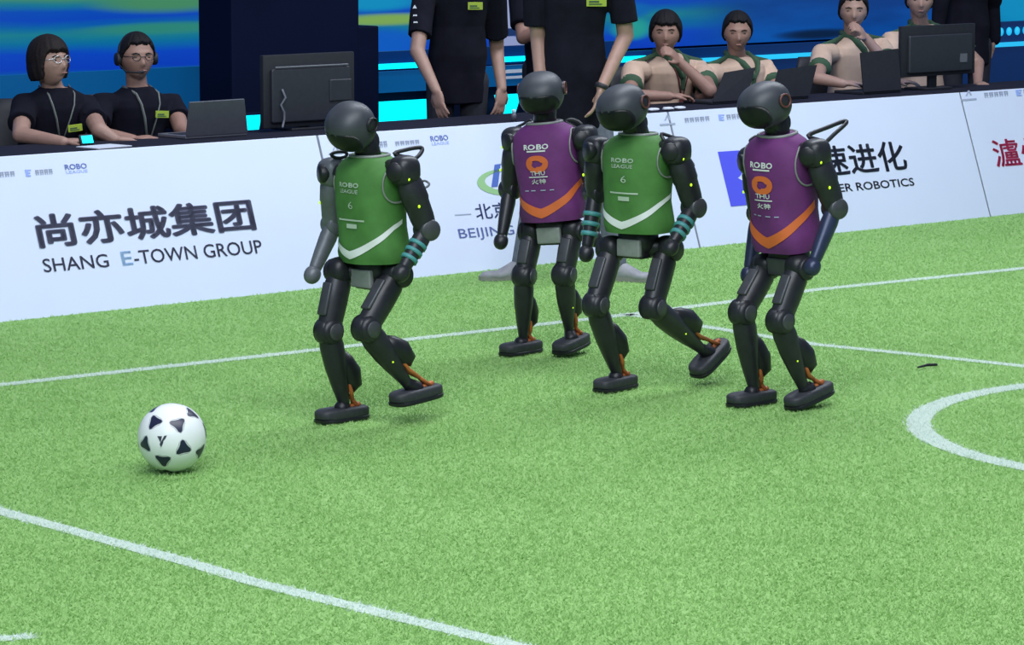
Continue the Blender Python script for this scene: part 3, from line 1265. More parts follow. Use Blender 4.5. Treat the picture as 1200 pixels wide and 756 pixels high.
robot('black humanoid robot in green vest striding between two purple vested robots', 38, ((724, 457), 'R'), 'green',
      dict(bottom=(748, 271), top=(748, 156)), dict(c=(729, 126), yaw=40, pitch=24, roll=6),
      dict(R=dict(sh=(700, 176), el=(698, 226), ha=(687, 297), bands=True),
           L=dict(sh=(793, 177), el=(813, 243), ha=(786, 290), bands=True)),
      dict(R=dict(hip=(717, 292), kn=(698, 357), an=(724, 441), flat=True),
           L=dict(hip=(782, 292), kn=(765, 360), an=(822, 409), toe=(814, 446), heel=(853, 404))),
      [dict(pts=[(775, 157, .11), (786, 160, .13), (796, 164, .14), (790, 169, .14), (780, 166, .13)], r=.007),
       dict(pts=[(806, 190, .21), (811, 190, .21), (813, 195, .22), (807, 197, .21)], r=.004, m='palegrey', name='arm_loop')],
      seed=3)
robot('black humanoid robot in purple vest rightmost on the pitch, both feet close', 48, ((882, 475), 'R'), 'purple',
      dict(bottom=(924, 290), top=(911, 156), plate=0), dict(c=(896, 123), yaw=58, pitch=20, roll=4),
      dict(R=dict(sh=(882, 188), el=(890, 250), ha=(877, 322), fmat='blueshell'),
           L=dict(sh=(956, 180), el=(978, 244), ha=(952, 313), fmat='blueshell')),
      dict(R=dict(hip=(899, 312), kn=(870, 366), an=(884, 460), flat=True),
           L=dict(hip=(936, 314), kn=(914, 376), an=(942, 456), toe=(919, 485), heel=(979, 457))),
      [dict(pts=[(947, 159, .11), (968, 150, .12), (989, 142, .12), (991, 145, .13), (978, 157, .14), (966, 168, .14), (962, 165, .13)], r=.008),
       dict(pts=[(879, 165, -.15), (886, 160, -.15), (894, 163, -.14), (893, 168, -.14), (884, 170, -.15)], r=.006)],
      seed=4)


# ------------------------------------------------------------------ desk and stage
DZ = 0.69
bm = NB()
t = Thing('long_desk', 'long black desk running behind the advertising boards', 'desk', at(4.4, 0.575, 0))
box(bm, at(4.4, 0.575, DZ - .015), (10.2, 0.51, .03), rot_of(U, -N, ZV), .004)
t.part('desk_top', bm, M['desk'], smooth=False)
bm = NB()
box(bm, at(4.4, 0.345, (DZ - .03) / 2), (10.2, .02, DZ - .032), rot_of(U, -N, ZV), .003)
t.part('front_panel', bm, M['desk'], smooth=False)
for k in range(6):
    bm = NB()
    box(bm, at(-.5 + 1.95 * k, .79, (DZ - .03) / 2), (.04, .04, DZ - .031), rot_of(U, -N, ZV), .004)
    t.part('leg', bm, M['plastic'], smooth=False)


# LED video wall
def led_wall_material():
    m = bpy.data.materials.new('led_wall')
    m.use_nodes = True
    nt = m.node_tree
    nd, lk = nt.nodes, nt.links
    b = nd['Principled BSDF']
    b.inputs['Base Color'].default_value = (0.005, 0.008, 0.02, 1)
    b.inputs['Roughness'].default_value = 0.4
    tc = nd.new('ShaderNodeTexCoord')
    sx = nd.new('ShaderNodeSeparateXYZ')
    lk.new(tc.outputs['Object'], sx.inputs[0])

    def math_(op, a, bb=None, c=None):
        n = nd.new('ShaderNodeMath')
        n.operation = op
        for i, v in enumerate((a, bb, c)):
            if v is None:
                continue
            if isinstance(v, (int, float)):
                n.inputs[i].default_value = v
            else:
                lk.new(v, n.inputs[i])
        return n.outputs[0]
    u, z = sx.outputs[0], sx.outputs[2]
    cmb = nd.new('ShaderNodeCombineXYZ')
    lk.new(math_('MULTIPLY', u, 0.55), cmb.inputs[0])
    lk.new(math_('MULTIPLY', z, 3.0), cmb.inputs[2])
    n1 = nd.new('ShaderNodeTexNoise')
    n1.inputs['Scale'].default_value = 1.4
    n1.inputs['Detail'].default_value = 4
    lk.new(cmb.outputs[0], n1.inputs['Vector'])
    # bands in z, drifting with u
    w = math_('ADD', math_('MULTIPLY', z, 1.0), math_('ADD', math_('MULTIPLY', u, 0.004), math_('MULTIPLY', math_('SUBTRACT', n1.outputs['Fac'], .5), .13)))
    mr = nd.new('ShaderNodeMapRange')
    mr.inputs[1].default_value, mr.inputs[2].default_value = 0.72, 1.32
    lk.new(w, mr.inputs[0])
    cr = nd.new('ShaderNodeValToRGB')
    el = cr.color_ramp.elements
    el[0].position, el[0].color = 0.0, (0.0, 0.10, 0.42, 1)
    el[1].position, el[1].color = 1.0, (0.0, 0.10, 0.55, 1)
    for p, c in ((.14, (0.0, .12, .45)), (.22, (.0, .055, .62)), (.36, (.0, .07, .66)), (.47, (.0, .20, .42)), (.53, (.01, .26, .34)), (.60, (.0, .16, .48)),
                 (.68, (.0, .075, .62)), (.76, (.0, .09, .60)), (.84, (.01, .24, .36)), (.90, (.06, .32, .20)), (.95, (.01, .2, .4))):
        e = el.new(p)
        e.color = (*c, 1)
    lk.new(mr.outputs[0], cr.inputs[0])
    # towards the right the picture is plain blue
    mb = nd.new('ShaderNodeMapRange')
    mb.inputs[1].default_value, mb.inputs[2].default_value = 7.6, 8.6
    mb.interpolation_type = 'SMOOTHSTEP'
    lk.new(u, mb.inputs[0])
    cr2 = nd.new('ShaderNodeValToRGB')
    e2 = cr2.color_ramp.elements
    e2[0].position, e2[0].color = .3, (.0, .05, .28, 1)
    e2[1].position, e2[1].color = .75, (.0, .12, .55, 1)
    lk.new(n1.outputs['Fac'], cr2.inputs[0])
    mix = nd.new('ShaderNodeMix')
    mix.data_type = 'RGBA'
    lk.new(mb.outputs[0], mix.inputs[0])
    lk.new(cr.outputs[0], mix.inputs[6])
    lk.new(cr2.outputs[0], mix.inputs[7])
    col = mix.outputs[2]

    def blob(col, cu, cz, ru, rz, c, sharp=False):
        du = math_('DIVIDE', math_('SUBTRACT', u, cu), ru)
        dz = math_('DIVIDE', math_('SUBTRACT', z, cz), rz)
        d = math_('ADD', math_('MULTIPLY', du, du), math_('MULTIPLY', dz, dz))
        f = nd.new('ShaderNodeMapRange')
        f.interpolation_type = 'SMOOTHSTEP'
        f.inputs[1].default_value, f.inputs[2].default_value = 1.0, (0.75 if sharp else 0.05)
        lk.new(d, f.inputs[0])
        x = nd.new('ShaderNodeMix')
        x.data_type = 'RGBA'
        lk.new(f.outputs[0], x.inputs[0])
        lk.new(col, x.inputs[6])
        x.inputs[7].default_value = (*c, 1)
        return x.outputs[2]
    for bdef in BLOBS:
        col = blob(col, *bdef)
    lk.new(col, b.inputs['Emission Color'])
    b.inputs['Emission Strength'].default_value = 0.72
    return m


VW = 3.6


def uz(px, py, v=VW):
    p = PV(px, py, v) - B0
    return p.dot(U), p.z


BLOBS = []


def pxblob(px, py, rx, ry, c, sharp=False):
    u0, z0 = uz(px, py)
    u1, _ = uz(px + rx, py)
    _, z1 = uz(px, py - ry)
    BLOBS.append((u0, z0, abs(u1 - u0), abs(z1 - z0), c, sharp))


pxblob(200, 2, 110, 16, (.07, .32, .15))
pxblob(190, 33, 120, 9, (.03, .30, .24))
pxblob(440, 4, 70, 12, (.0, .34, .66))
pxblob(455, 23, 90, 9, (.26, .50, .10))
pxblob(450, 52, 60, 24, (.0, .13, .68))
pxblob(597, 12, 24, 34, (.40, .48, .80), True)
pxblob(597, 52, 22, 10, (.35, .42, .72), True)
pxblob(597, 38, 22, 5, (.01, .04, .16), True)
pxblob(742, 34, 30, 16, (.02, .42, .36))
pxblob(742, 12, 28, 12, (.0, .16, .55))
pxblob(960, 40, 60, 8, (.0, .015, .06))
pxblob(1195, 6, 60, 40, (.0, .33, .66))
M['ledwall'] = led_wall_material()
t = Thing('video_wall', 'wide LED video wall showing blue and green swirls behind the desk', 'screen', at(0, VW, 0))
bm = NB()
z0w = 0.80
box(bm, Vector((7.5, .06, (z0w + 3.2) / 2)), (17.0, .1, 3.2 - z0w))
me = bpy.data.meshes.new('screen')
bmesh.ops.recalc_face_normals(bm, faces=bm.faces)
bm.to_mesh(me)
bm.free()
me.materials.append(M['ledwall'])
scr = bpy.data.objects.new('screen', me)
link(scr)
scr.parent = t.o
t.o.rotation_euler = (0, 0, math.atan2(U.y, U.x))
me2 = bpy.data.meshes.new('support_frame')
bm = NB()
box(bm, Vector((7.5, .14, (z0w) / 2)), (17.0, .1, z0w))
for k in range(9):
    box(bm, Vector((-.8 + 2.08 * k, .16, 1.6)), (.08, .08, 3.1))
bm.to_mesh(me2)
bm.free()
me2.materials.append(M['stage'])
fr = bpy.data.objects.new('support_frame', me2)
link(fr)
fr.parent = t.o

# dark fascia in front of the screen, with cyan light strips
VS = 3.0
t = Thing('stage_barrier', 'low dark blue stage barrier with cyan light strips', 'barrier', at(5.6, VS, 0))


def vpanel(th, name, m, px0, px1, ztop, zbot, v, thick=.04, parent=None, label=None, skew=0.0):
    u0, u1 = uz(px0[0], px0[1], v)[0], uz(px1[0], px1[1], v)[0]
    bm = NB()
    mtx = Matrix.Translation(at(0, v, 0)) @ rot_of(U, ZV, N).to_4x4()
    prism(bm, [(u0, zbot), (u1 - skew, zbot), (u1, ztop), (u0 - skew * .7, ztop)], thick, mtx)
    return th.part(name, bm, m, parent, label, smooth=False)


bm = NB()
box(bm, at(6.5, VS + .1, .36), (16, .12, .72), rot_of(U, -N, ZV))
t.part('base', bm, M['stage'], smooth=False)
vpanel(t, 'blue_panel', M['fascia'], (-80, 100), (252, 100), .865, .60, VS, label='dim blue panel at the left')
vpanel(t, 'blue_panel', M['fascia2'], (252, 100), (420, 100), .86, .56, VS)
vpanel(t, 'blue_panel', M['fascia'], (412, 100), (640, 100), .78, .655, VS)
vpanel(t, 'blue_panel', M['fascia2'], (412, 60), (720, 60), .90, .79, VS - .01)
vpanel(t, 'blue_panel', M['fascia2'], (720, 60), (1060, 60), .83, .45, VS)
vpanel(t, 'blue_panel', M['fascia2'], (1060, 60), (1330, 60), .91, .45, VS)
for a, b_, zt, zb, mm in (((405, 77), (520, 72), .828, .797, 'cyan'), ((584, 66), (640, 63), .835, .805, 'cyan'),
                          ((716, 57), (756, 54), .80, .765, 'cyan'), ((820, 66), (975, 66), .765, .735, 'cyan2'), ((1120, 55), (1330, 45), .765, .735, 'cyan2')):
    vpanel(t, 'light_strip', M[mm], a, b_, zt, zb, VS - .05, .03, label='thin cyan light strip')
for a, b_ in (((426, 130), (509, 130)), ((584, 118), (607, 118))):
    vpanel(t, 'light_panel', M['cyan'], a, b_,   .605, .485, VS - .05, .03, label='broad cyan light panel', skew=.05)
for a, b_, zt, zb in (((586, 83), (618, 82), .755, .735), ((586, 92), (618, 91), .715, .70)):
    vpanel(t, 'light_strip', M['paper'], a, b_, zt, zb, VS - .05, .02, label='thin pale strip')
for k in range(6):
    px = 1154 + 9.5 * k
    p = PV(px, 38.5 - .6 * k, VS - .06)
    bm = NB()
    superell(bm, p, (.02, .02, .03), None, 1, 10, 8)
    t.part('lamp', bm, M['cyan2'], label='round pale blue lamp')

# tall dark blocks in front of the screen
t = Thing('dark_stage_block', 'tall dark navy block in front of the screen behind the monitor', 'panel', at(uz(330, 60, 2.5)[0], 2.5, 0))
bm = NB()
u0, u1 = uz(252, 60, 2.5)[0], uz(401, 20, 2.5)[0]
box(bm, at((u0 + u1) / 2, 2.5, 1.3), (u1 - u0, .3, 2.6), rot_of(U, -N, ZV), .01)
t.part('casing', bm, M['stage'], smooth=False)
bm = NB()
u2 = uz(427, 50, 2.5)[0]
z2 = uz(410, 30, 2.5)[1]
box(bm, at((u1 + u2) / 2 + .005, 2.5, z2 / 2), (u2 - u1 - .01, .26, z2), rot_of(U, -N, ZV), .01)
t.part('side_box', bm, M['stage'], smooth=False)


t = Thing('light_box', 'small glowing cyan light box between the grey laptop and the left monitor', 'light', at(uz(295, 143, 2.2)[0], 2.2, 0))
bm = NB()
ul, ur = uz(284, 143, 2.2)[0], uz(306, 143, 2.2)[0]
zt, zb = uz(295, 134, 2.2)[1], uz(295, 153, 2.2)[1]
box(bm, at((ul + ur) / 2, 2.23, zt / 2), (ur - ul + .02, .05, zt + .02), rot_of(U, -N, ZV), .005)
t.part('casing', bm, M['stage'], smooth=False)
vpanel(t, 'light_panel', M['cyan'], (285, 143), (305, 143), zt - .005, zb, 2.20, .012, label='cyan front panel', skew=.02)


# ------------------------------------------------------------------ people
def hand(bm, wrist, d, palm, r=1.0, curl=0.5, thumb=1, spread=.12):
    """palm: direction the palm faces; d: pointing direction"""
    d = d.normalized()
    x = d.cross(palm).normalized()          # across the palm
    p = x.cross(d).normalized()
    if p.dot(palm) < 0:
        p = -p
    R = rot_of(x, p, d)
    superell(bm, wrist + d * .045 * r, (.041 * r, .017 * r, .052 * r), R, .8, 14, 10)
    for k, (off, ln) in enumerate(((-.030, .072), (-.010, .082), (.010, .077), (.029, .062))):
        b0 = wrist + d * .082 * r + x * off * r
        dd = (d + x * (off / .03) * spread).normalized()
        pts = [b0]
        ang = 0
        for q, f in ((.46, .5), (.30, 1.0), (.24, .8)):
            ang += curl * f
            v = dd * math.cos(ang) + p * math.sin(ang)
            pts.append(pts[-1] + v * ln * q * r)
        tube(bm, pts, [.0092 * r, .0088 * r, .008 * r, .0068 * r], 8, round_ends=True)
    b0 = wrist + d * .022 * r - x * thumb * .030 * r
    td = (d * .75 - x * thumb * .75 + p * .25).normalized()
    t2 = (d * .95 - x * thumb * .2 + p * .35).normalized()
    tube(bm, [b0, b0 + td * .034 * r, b0 + td * .034 * r + t2 * .03 * r], [.013 * r, .0105 * r, .008 * r], 8, round_ends=True)


def head_fn(p):
    x, y, z = p
    # face towards -y ; z up. jaw narrows, chin forward, brow and sockets
    k = 1.0
    if z < -.02:
        s = min(1.0, (-.02 - z) / .09)
        k = 1 - .30 * s
    q = Vector((x * k, y, z))
    if y < 0:
        f = max(0.0, -y / .095)
        q.y = y * (0.93 if z > .03 else 1.0)
        # eye sockets
        for sx_ in (-1, 1):
            d2 = ((x - sx_ * .032) / .018) ** 2 + ((z - .004) / .012) ** 2
            q.y += .009 * math.exp(-d2) * f
        # nose
        if z < .012:
            nz = max(0, min(1, (.012 - z) / .045)) if z > -.036 else max(0, 1 - (-.036 - z) / .010)
            q.y -= .024 * nz * math.exp(-(x / .011) ** 2) * f
        # lips and chin
        q.y -= .006 * math.exp(-((z + .060) / .010) ** 2 - (x / .024) ** 2) * f
        q.y += .004 * math.exp(-((z + .073) / .006) ** 2 - (x / .024) ** 2) * f
        q.y -= .010 * math.exp(-((z + .098) / .016) ** 2 - (x / .026) ** 2) * f
    else:
        if z < -.05:
            q.y = y * (1 - .25 * min(1, (-.05 - z) / .06))
    return q


class Person:
    def surf(self, x, h, off=0.014):
        """point on the front of the shirt: x metres to the person's left, h metres below the neck"""
        hip, neck = self.hip_, self.neck_
        tt = 1 - h / (neck - hip).length
        w = d = .06
        for (t0, w0, d0), (t1, w1, d1) in zip(SIT, SIT[1:]):
            if t0 <= tt <= t1:
                q = (tt - t0) / (t1 - t0)
                w, d = w0 + (w1 - w0) * q + .013, d0 + (d1 - d0) * q + .013
        sq = min(.999, abs(x) / w) ** (1 / .85)
        dep = d * math.sqrt(1 - sq * sq) ** .85
        return hip.lerp(neck, tt) + self.L * x + self.F * (dep + off)

    def __init__(self, label, base, facing, skin='skin', group=None):
        self.t = Thing('person', label, 'person', base, group)
        self.F = Vector((facing.x, facing.y, 0)).normalized()
        self.L = ZV.cross(self.F)
        self.bm = NB()
        self.skin = M[skin]
        self.kids = []

    def torso(self, hip, neck, secs, grow=0.0, bm=None):
        up = (neck - hip)
        R = []
        seg = 28
        for tt, w, d in secs:
            c = hip + up * tt
            R.append([c + self.L * ((w + grow) * spow(math.sin(q), .85)) + self.F * ((d + grow) * spow(math.cos(q), .85))
                      for q in (2 * math.pi * k / seg for k in range(seg))])
        add_rings(bm or self.bm, R)

    def head(self, c, d, scale=1.0, roll=0.0):
        self.hc, self.R = c, rot_dir(d)
        if roll:
            self.R = Matrix.Rotation(math.radians(roll), 3, d.normalized()) @ self.R
        self.hs = scale
        superell(self.bm, c, (.080 * scale, .095 * scale, .112 * scale), self.R, .95, 48, 40, lambda p: head_fn(p / scale) * scale)
        for s in (-1, 1):
            superell(self.bm, self.lp(s * .077, .012, -.008), (.009 * scale, .019 * scale, .031 * scale), self.R, 1, 12, 10)

    def lp(self, x, y, z):
        return self.hc + self.R @ (Vector((x, y, z)) * self.hs)

    def face(self, hair='hair', style='short', body=None):
        t = self.t
        par = body
        for s in (-1, 1):
            bm = NB()
            superell(bm, self.lp(s * .032, -.0795, .003), (.0115 * self.hs, .005 * self.hs, .0038 * self.hs), self.R, 1, 12, 8)
            t.part('eye', bm, M['eye'], par)
            bm = NB()
            tube(bm, [self.lp(s * .015, -.092, .019), self.lp(s * .033, -.089, .024), self.lp(s * .050, -.077, .019)], [.0022, .0030, .0018], 6)
            t.part('eyebrow', bm, M[hair], par)
        bm = NB()
        superell(bm, self.lp(0, -.0985, -.060), (.019 * self.hs, .005 * self.hs, .0045 * self.hs), self.R, 1, 12, 8)
        t.part('mouth', bm, M['lips'], par)
        bm = NB()
        R, hs = self.R, self.hs

        def hfn(p):
            q = p.copy()
            nz = noise.noise(p * 60) * .004
            q += p.normalized() * nz
            return q
        def cover(p):
            """0..1: is this point of the skull under hair?"""
            x, y, z = p
            f = max(-1.0, min(1.0, -y / .095))          # 1 at the face, -1 at the nape
            wob = .003 * math.sin(x * 130 + 1.3) + .0025 * math.sin(x * 340)
            if style == 'bob':
                line = .040 + wob - .9 * x * x if f > .62 else (-.070 if f < .26 else -.070 + (f - .26) / .36 * .105)
            elif style == 'bowl':
                line = .044 + wob if f > .62 else (-.055 if f < -.05 else -.055 + (f + .05) / .67 * .085)
            else:
                line = .066 + wob - 1.6 * x * x if f > .60 else (-.060 if f < -.15 else -.060 + (f + .15) / .75 * .11)
            return max(0.0, min(1.0, .5 + (z - line) / .008))

        thick = {'bob': .017, 'bowl': .014, 'short': .010}[style]

        def hair_fn(p):
            c_ = cover(p)
            q = head_fn(p)
            n = p.normalized()
            lock = noise.noise(Vector((math.atan2(p.x, p.y + .001) * 7, p.z * 18, 3.1))) * .004
            top = .35 * thick * max(0, n.z)
            low = .012 * max(0.0, -p.z / .08) if style == 'bob' and p.y > -.05 else 0.0
            q = Vector((q.x, q.y if p.y > 0 else p.y, q.z))
            if style == 'bob' and p.z < -.02:
                q.x = p.x
            return q + n * (c_ * (thick + top + low + lock) - (1 - c_) * .024)

        superell(bm, self.hc, (.080 * hs, .095 * hs, .112 * hs), R, .95, 96, 64, lambda p: hair_fn(p / hs) * hs)
        return t.part('hair', None, M[hair], par, me=fuse(bm, .004, 1))

    def arm(self, sh, el, wr, hd=None, palm=None, curl=.4, thumb=1, k=1.0):
        capsule(self.bm, sh, el, .049 * k, .040 * k)
        capsule(self.bm, el, wr, .040 * k, .027 * k)
        if hd is not None:
            hand(self.bm, wr, hd, palm, 1.0, curl, thumb)

    def finish(self, voxel=.0065):
        self.body = self.t.part('body', None, self.skin, me=fuse(self.bm, voxel, 2))
        return self.body


SIT = [(0, .150, .115), (.15, .160, .118), (.4, .140, .100), (.62, .160, .112), (.76, .172, .110), (.85, .166, .095), (.91, .128, .080), (.955, .088, .066), (1.0, .060, .058)]


def shirt(p, hip, neck, arms, m, sleeve=.62, fore=(), hem=0.0, tw=1.0, collar=None, cuffs=None):
    bm = NB()
    ln_ = (neck - hip).length
    secs = [(tt, w * tw, d) for tt, w, d in SIT]
    if hem:
        secs = [(-hem / ln_, .156 * tw, .118), (-hem * .5 / ln_, .156 * tw, .118)] + secs
    p.torso(hip, neck, secs, .013, bm)
    for sh, el in arms:
        e = sh.lerp(el, sleeve)
        inner = sh + (neck - sh) * .35 - ZV * .03
        tube(bm, [inner, sh, sh.lerp(el, sleeve * .5), e], [.060, .066, .064, .067], 16)
    for el, wr in fore:
        tube(bm, [el, el.lerp(wr, .5), wr], [.056, .050, .042], 14, round_ends=True)
    me = fuse(bm, .0075, 2)
    # gentle folds
    k = len(me.vertices)
    co, no = np.empty(k * 3, np.float32), np.empty(k * 3, np.float32)
    me.vertices.foreach_get('co', co)
    me.vertex_normals.foreach_get('vector', no)
    co, no = co.reshape(-1, 3), no.reshape(-1, 3)
    d = np.array([noise.noise(Vector((c[0] * 7, c[1] * 7, c[2] * 4 + c[0] * 5))) for c in co.tolist()], np.float32)
    co += no * (d * .010)[:, None]
    me.vertices.foreach_set('co', co.ravel())
    me.update()
    s = p.t.part('shirt', None, M[m], me=me)
    if collar:
        bm = NB()
        nk = neck
        for sgn in (-1, 1):
            tube(bm, [nk - p.F * .075 + ZV * .012, nk + p.L * sgn * .055 - p.F * .050 + ZV * .014, nk + p.L * sgn * .082 + ZV * .004, p.surf(sgn * .060, .045, .006),
                      p.surf(sgn * .034, .085, .006), p.surf(sgn * .012, .125, .006)], [.016, .018, .022, .026, .024, .014], 10, flat=.55, round_ends=True)
        tube(bm, [p.surf(0, .115, .004), p.surf(0, .19, .004)], [.018, .013], 8, flat=.5, round_ends=True)
        p.t.part('collar', bm, M[collar], s)
    if cuffs:
        for sh, el in arms:
            d = (el - sh).normalized()
            bm = NB()
            e = sh.lerp(el, sleeve)
            tube(bm, [e - d * .022, e + d * .006], [.0675, .068], 18)
            p.t.part('sleeve_cuff', bm, M[cuffs], s)
            bm = NB()
            tube(bm, [neck.lerp(sh, .35) + ZV * .030, neck.lerp(sh, .7) + ZV * .036, sh + ZV * .052, sh.lerp(el, .25) + (sh - neck).normalized() * .058 + ZV * .01],
                 [.014, .017, .018, .014], 8, flat=.7, round_ends=True)
            p.t.part('shoulder_yoke', bm, M[cuffs], s)
    return s


def sit_legs(p, hipc, m='trousers', seat=.45):
    """thighs forward under the desk, shins down, shoes on the floor"""
    bm = NB()
    for s in (-1, 1):
        h = hipc + p.L * s * .085
        k = h + p.F * .38 + p.L * s * .03
        k.z = seat + .04
        a = Vector((k.x, k.y, .09)) - p.F * .03
        capsule(bm, h, k, .078, .058)
        capsule(bm, k, a, .056, .045)
        capsule(p.bm, h, k, .06, .05)
        capsule(p.bm, k, a, .045, .034)
        b2 = NB()
        shoe_mesh(b2, Vector((a.x, a.y, 0.002)), p.F)
        p.t.part('shoe', b2, M['plastic'])
    superell(bm, hipc, (.165, .13, .10), rot_of(p.L, p.F, ZV), .9, 20, 12)
    p.t.part('trousers', None, M[m], me=fuse(bm, .012, 2))


def shoe_mesh(bm, heel, d, ln=.27, upper=True):
    d = d.normalized()
    l_ = Vector((-d.y, d.x, 0)).normalized()
    up = l_.cross(d) if l_.cross(d).z > -1 else ZV
    up = d.cross(l_)
    if up.z < 0:
        up = -up
    rings = []
    n = 14
    for i in range(n + 1):
        s = i / n
        x = -.055 + s * ln
        w = .034 + .016 * math.sin(math.pi * min(1, s * 1.05)) + (.004 if s > .6 else 0)
        if s > .88:
            w *= math.sqrt(max(.05, 1 - ((s - .88) / .125) ** 2))
        if s < .06:
            w *= .75
        h = .095 if s < .30 else .095 - .055 * min(1, (s - .30) / .35)
        if s > .9:
            h *= 1 - .35 * (s - .9) / .1
        c = heel + d * x
        ring = []
        for k in range(14):
            q = 2 * math.pi * k / 14
            yy_ = spow(math.cos(q), .7) * w
            zz = (spow(math.sin(q), .7) * .5 + .5) * h
            if zz > .03:
                yy_ *= 1 - .35 * (zz - .03) / .07
            ring.append(c + l_ * yy_ + up * zz)
        rings.append(ring)
    add_rings(bm, rings)


def badge(p, pos, w, h, nrm, m='badge', name='badge', label='lime green name badge', tilt=0):
    bm = NB()
    n_ = nrm.normalized()
    x = ZV.cross(n_).normalized()
    y = n_.cross(x)
    if tilt:
        Rm = Matrix.Rotation(math.radians(tilt), 3, n_)
        x, y = Rm @ x, Rm @ y
    box(bm, pos, (w, h, .006), rot_of(x, y, n_), .001, 1)
    o = p.t.part(name, bm, M[m], p.shirt, label=label, smooth=False)
    bm = NB()
    box(bm, pos + n_ * .0035 - x * w * .12, (w * .5, h * .18, .002), rot_of(x, y, n_))
    box(bm, pos + n_ * .0035 - y * h * .26 - x * w * .05, (w * .66, h * .12, .002), rot_of(x, y, n_))
    p.t.part('badge_print', bm, M['dgreen'], o, smooth=False)


def sleeve_marks(p, pts, sz=.016):
    for k, q in enumerate(pts):
        bm = NB()
        d = (CAM - q).normalized()
        nn = Vector((d.x, d.y, 0)).normalized()
        x = ZV.cross(nn)
        mt = Matrix.Translation(q) @ rot_of(x, ZV, nn).to_4x4()
        if k == 0:
            prism(bm, [(-sz, -sz * .7), (sz, -sz * .7), (0, sz)], .008, mt)
        else:
            prism(bm, [(-sz, -sz * .3), (sz, -sz * .3), (sz * .9, sz * .35), (-sz * .9, sz * .35)], .008, mt)
        p.t.part('sleeve_mark', bm, M['paper'], p.shirt, label='small white mark on the sleeve', smooth=False)


def chair(pos, F, label):
    L = ZV.cross(F)
    t = Thing('office_chair', label, 'chair', (pos.x, pos.y, 0.002), 'dark chairs behind the desk')
    pos = Vector((pos.x, pos.y, 0))
    R = rot_of(L, F, ZV)
    bm = NB()
    box(bm, pos + ZV * .41, (.46, .46, .06), R, .02, 3)
    t.part('seat', bm, M['plastic'])
    bm = NB()
    rows = []
    for j in range(7):
        z = .50 + .36 * j / 6
        ring = []
        for i in range(20):
            q = 2 * math.pi * i / 20
            wx = .20 * (1 - .12 * (j / 6) ** 2)
            if j in (0, 6):
                wx *= .9
            ring.append(pos - F * (.235 + .05 * j / 6 - .03 * math.cos(math.pi * .5 * spow(math.cos(q), .5))) + L * wx * spow(math.cos(q), .5) + F * .022 * spow(math.sin(q), .7) + ZV * z)
        rows.append(ring)
    add_rings(bm, rows)
    t.part('backrest', bm, M['plastic'])
    bm = NB()
    tube(bm, [pos - F * .18 + ZV * .39, pos - F * .26 + ZV * .42, pos - F * .275 + ZV * .56], .018, 8, round_ends=True)
    t.part('back_bar', bm, M['plastic'])
    for a, b in ((-1, -1), (1, -1), (-1, 1), (1, 1)):
        bm = NB()
        tube(bm, [pos + L * a * .18 + F * b * .18 + ZV * .385, pos + L * a * .21 + F * b * .21 + ZV * .012], .014, 8, round_ends=True)
        t.part('leg', bm, M['plastic'])


def seated(label, headpx, hv, hdir, shL, shR, elL, elR, wrL, wrR, hands, F=N, skin='skin', hair='hair', style='short',
           top='shirt', roll=0, hs=1.0, collar=None, cuffs=None, group=None, chairlabel=None):
    """joints given as (px, py, v): v metres behind the hoardings"""
    hc = PV(*headpx, hv)
    SL_, SR_ = PV(*shL), PV(*shR)
    mid = (SL_ + SR_) / 2
    hip = Vector((mid.x, mid.y, .52)) - F * .06
    p = Person(label, Vector((hip.x, hip.y, 0.002)), F, skin, group)
    d = (SL_ - SR_)
    lat = Vector((d.x, d.y, 0)).normalized()
    p.L = lat
    p.F = lat.cross(ZV) * 1.0
    if p.F.dot(F) < 0:
        p.F = -p.F
    neck = mid + ZV * .085
    p.hip_, p.neck_ = hip, neck
    p.torso(hip, neck, SIT)
    capsule(p.bm, neck - ZV * .04, hc - ZV * .06 + p.F * -.012, .054, .050)
    p.head(hc, hdir, hs, roll)
    arms = []
    for (sh, el, wr, side) in ((SL_, elL, wrL, 'L'), (SR_, elR, wrR, 'R')):
        el, wr = PV(*el), PV(*wr)
        hd, palm, curl = hands[side]
        p.arm(sh - ZV * .01, el, wr, hd, palm, curl, 1 if side == 'R' else -1)
        arms.append((sh - ZV * .01, el))
    sit_legs(p, hip)
    p.finish()
    p.shirt = shirt(p, hip, neck, arms, top, collar=collar, cuffs=cuffs)
    p.face(hair, style, p.body)
    p.neckp, p.hipp, p.sh = neck, hip, (SL_, SR_)
    if chairlabel:
        chair(hip, p.F, chairlabel)
    return p


def lanyard(p, drop=.27, m='strap', r=.008, card=False):
    bm = NB()
    for sg_ in (-1, 1):
        tube(bm, [p.neck_ + p.L * sg_ * .076 - p.F * .02 + ZV * .004] + [p.surf(sg_ * x, h, .006) for x, h in ((.066, .03), (.055, .08), (.036, drop * .55), (.006, drop))],
             [r] * 5, 6, flat=.5)
    o = p.t.part('lanyard', bm, M[m], p.shirt, label='lanyard round the neck')
    if card:
        bm = NB()
        box(bm, p.surf(0, drop + .03, .012), (.05, .008, .06), rot_of(p.L, p.F, ZV), .002, 1)
        p.t.part('lanyard_card', bm, M[m], o, smooth=False)


desk_d = -N
down = -ZV
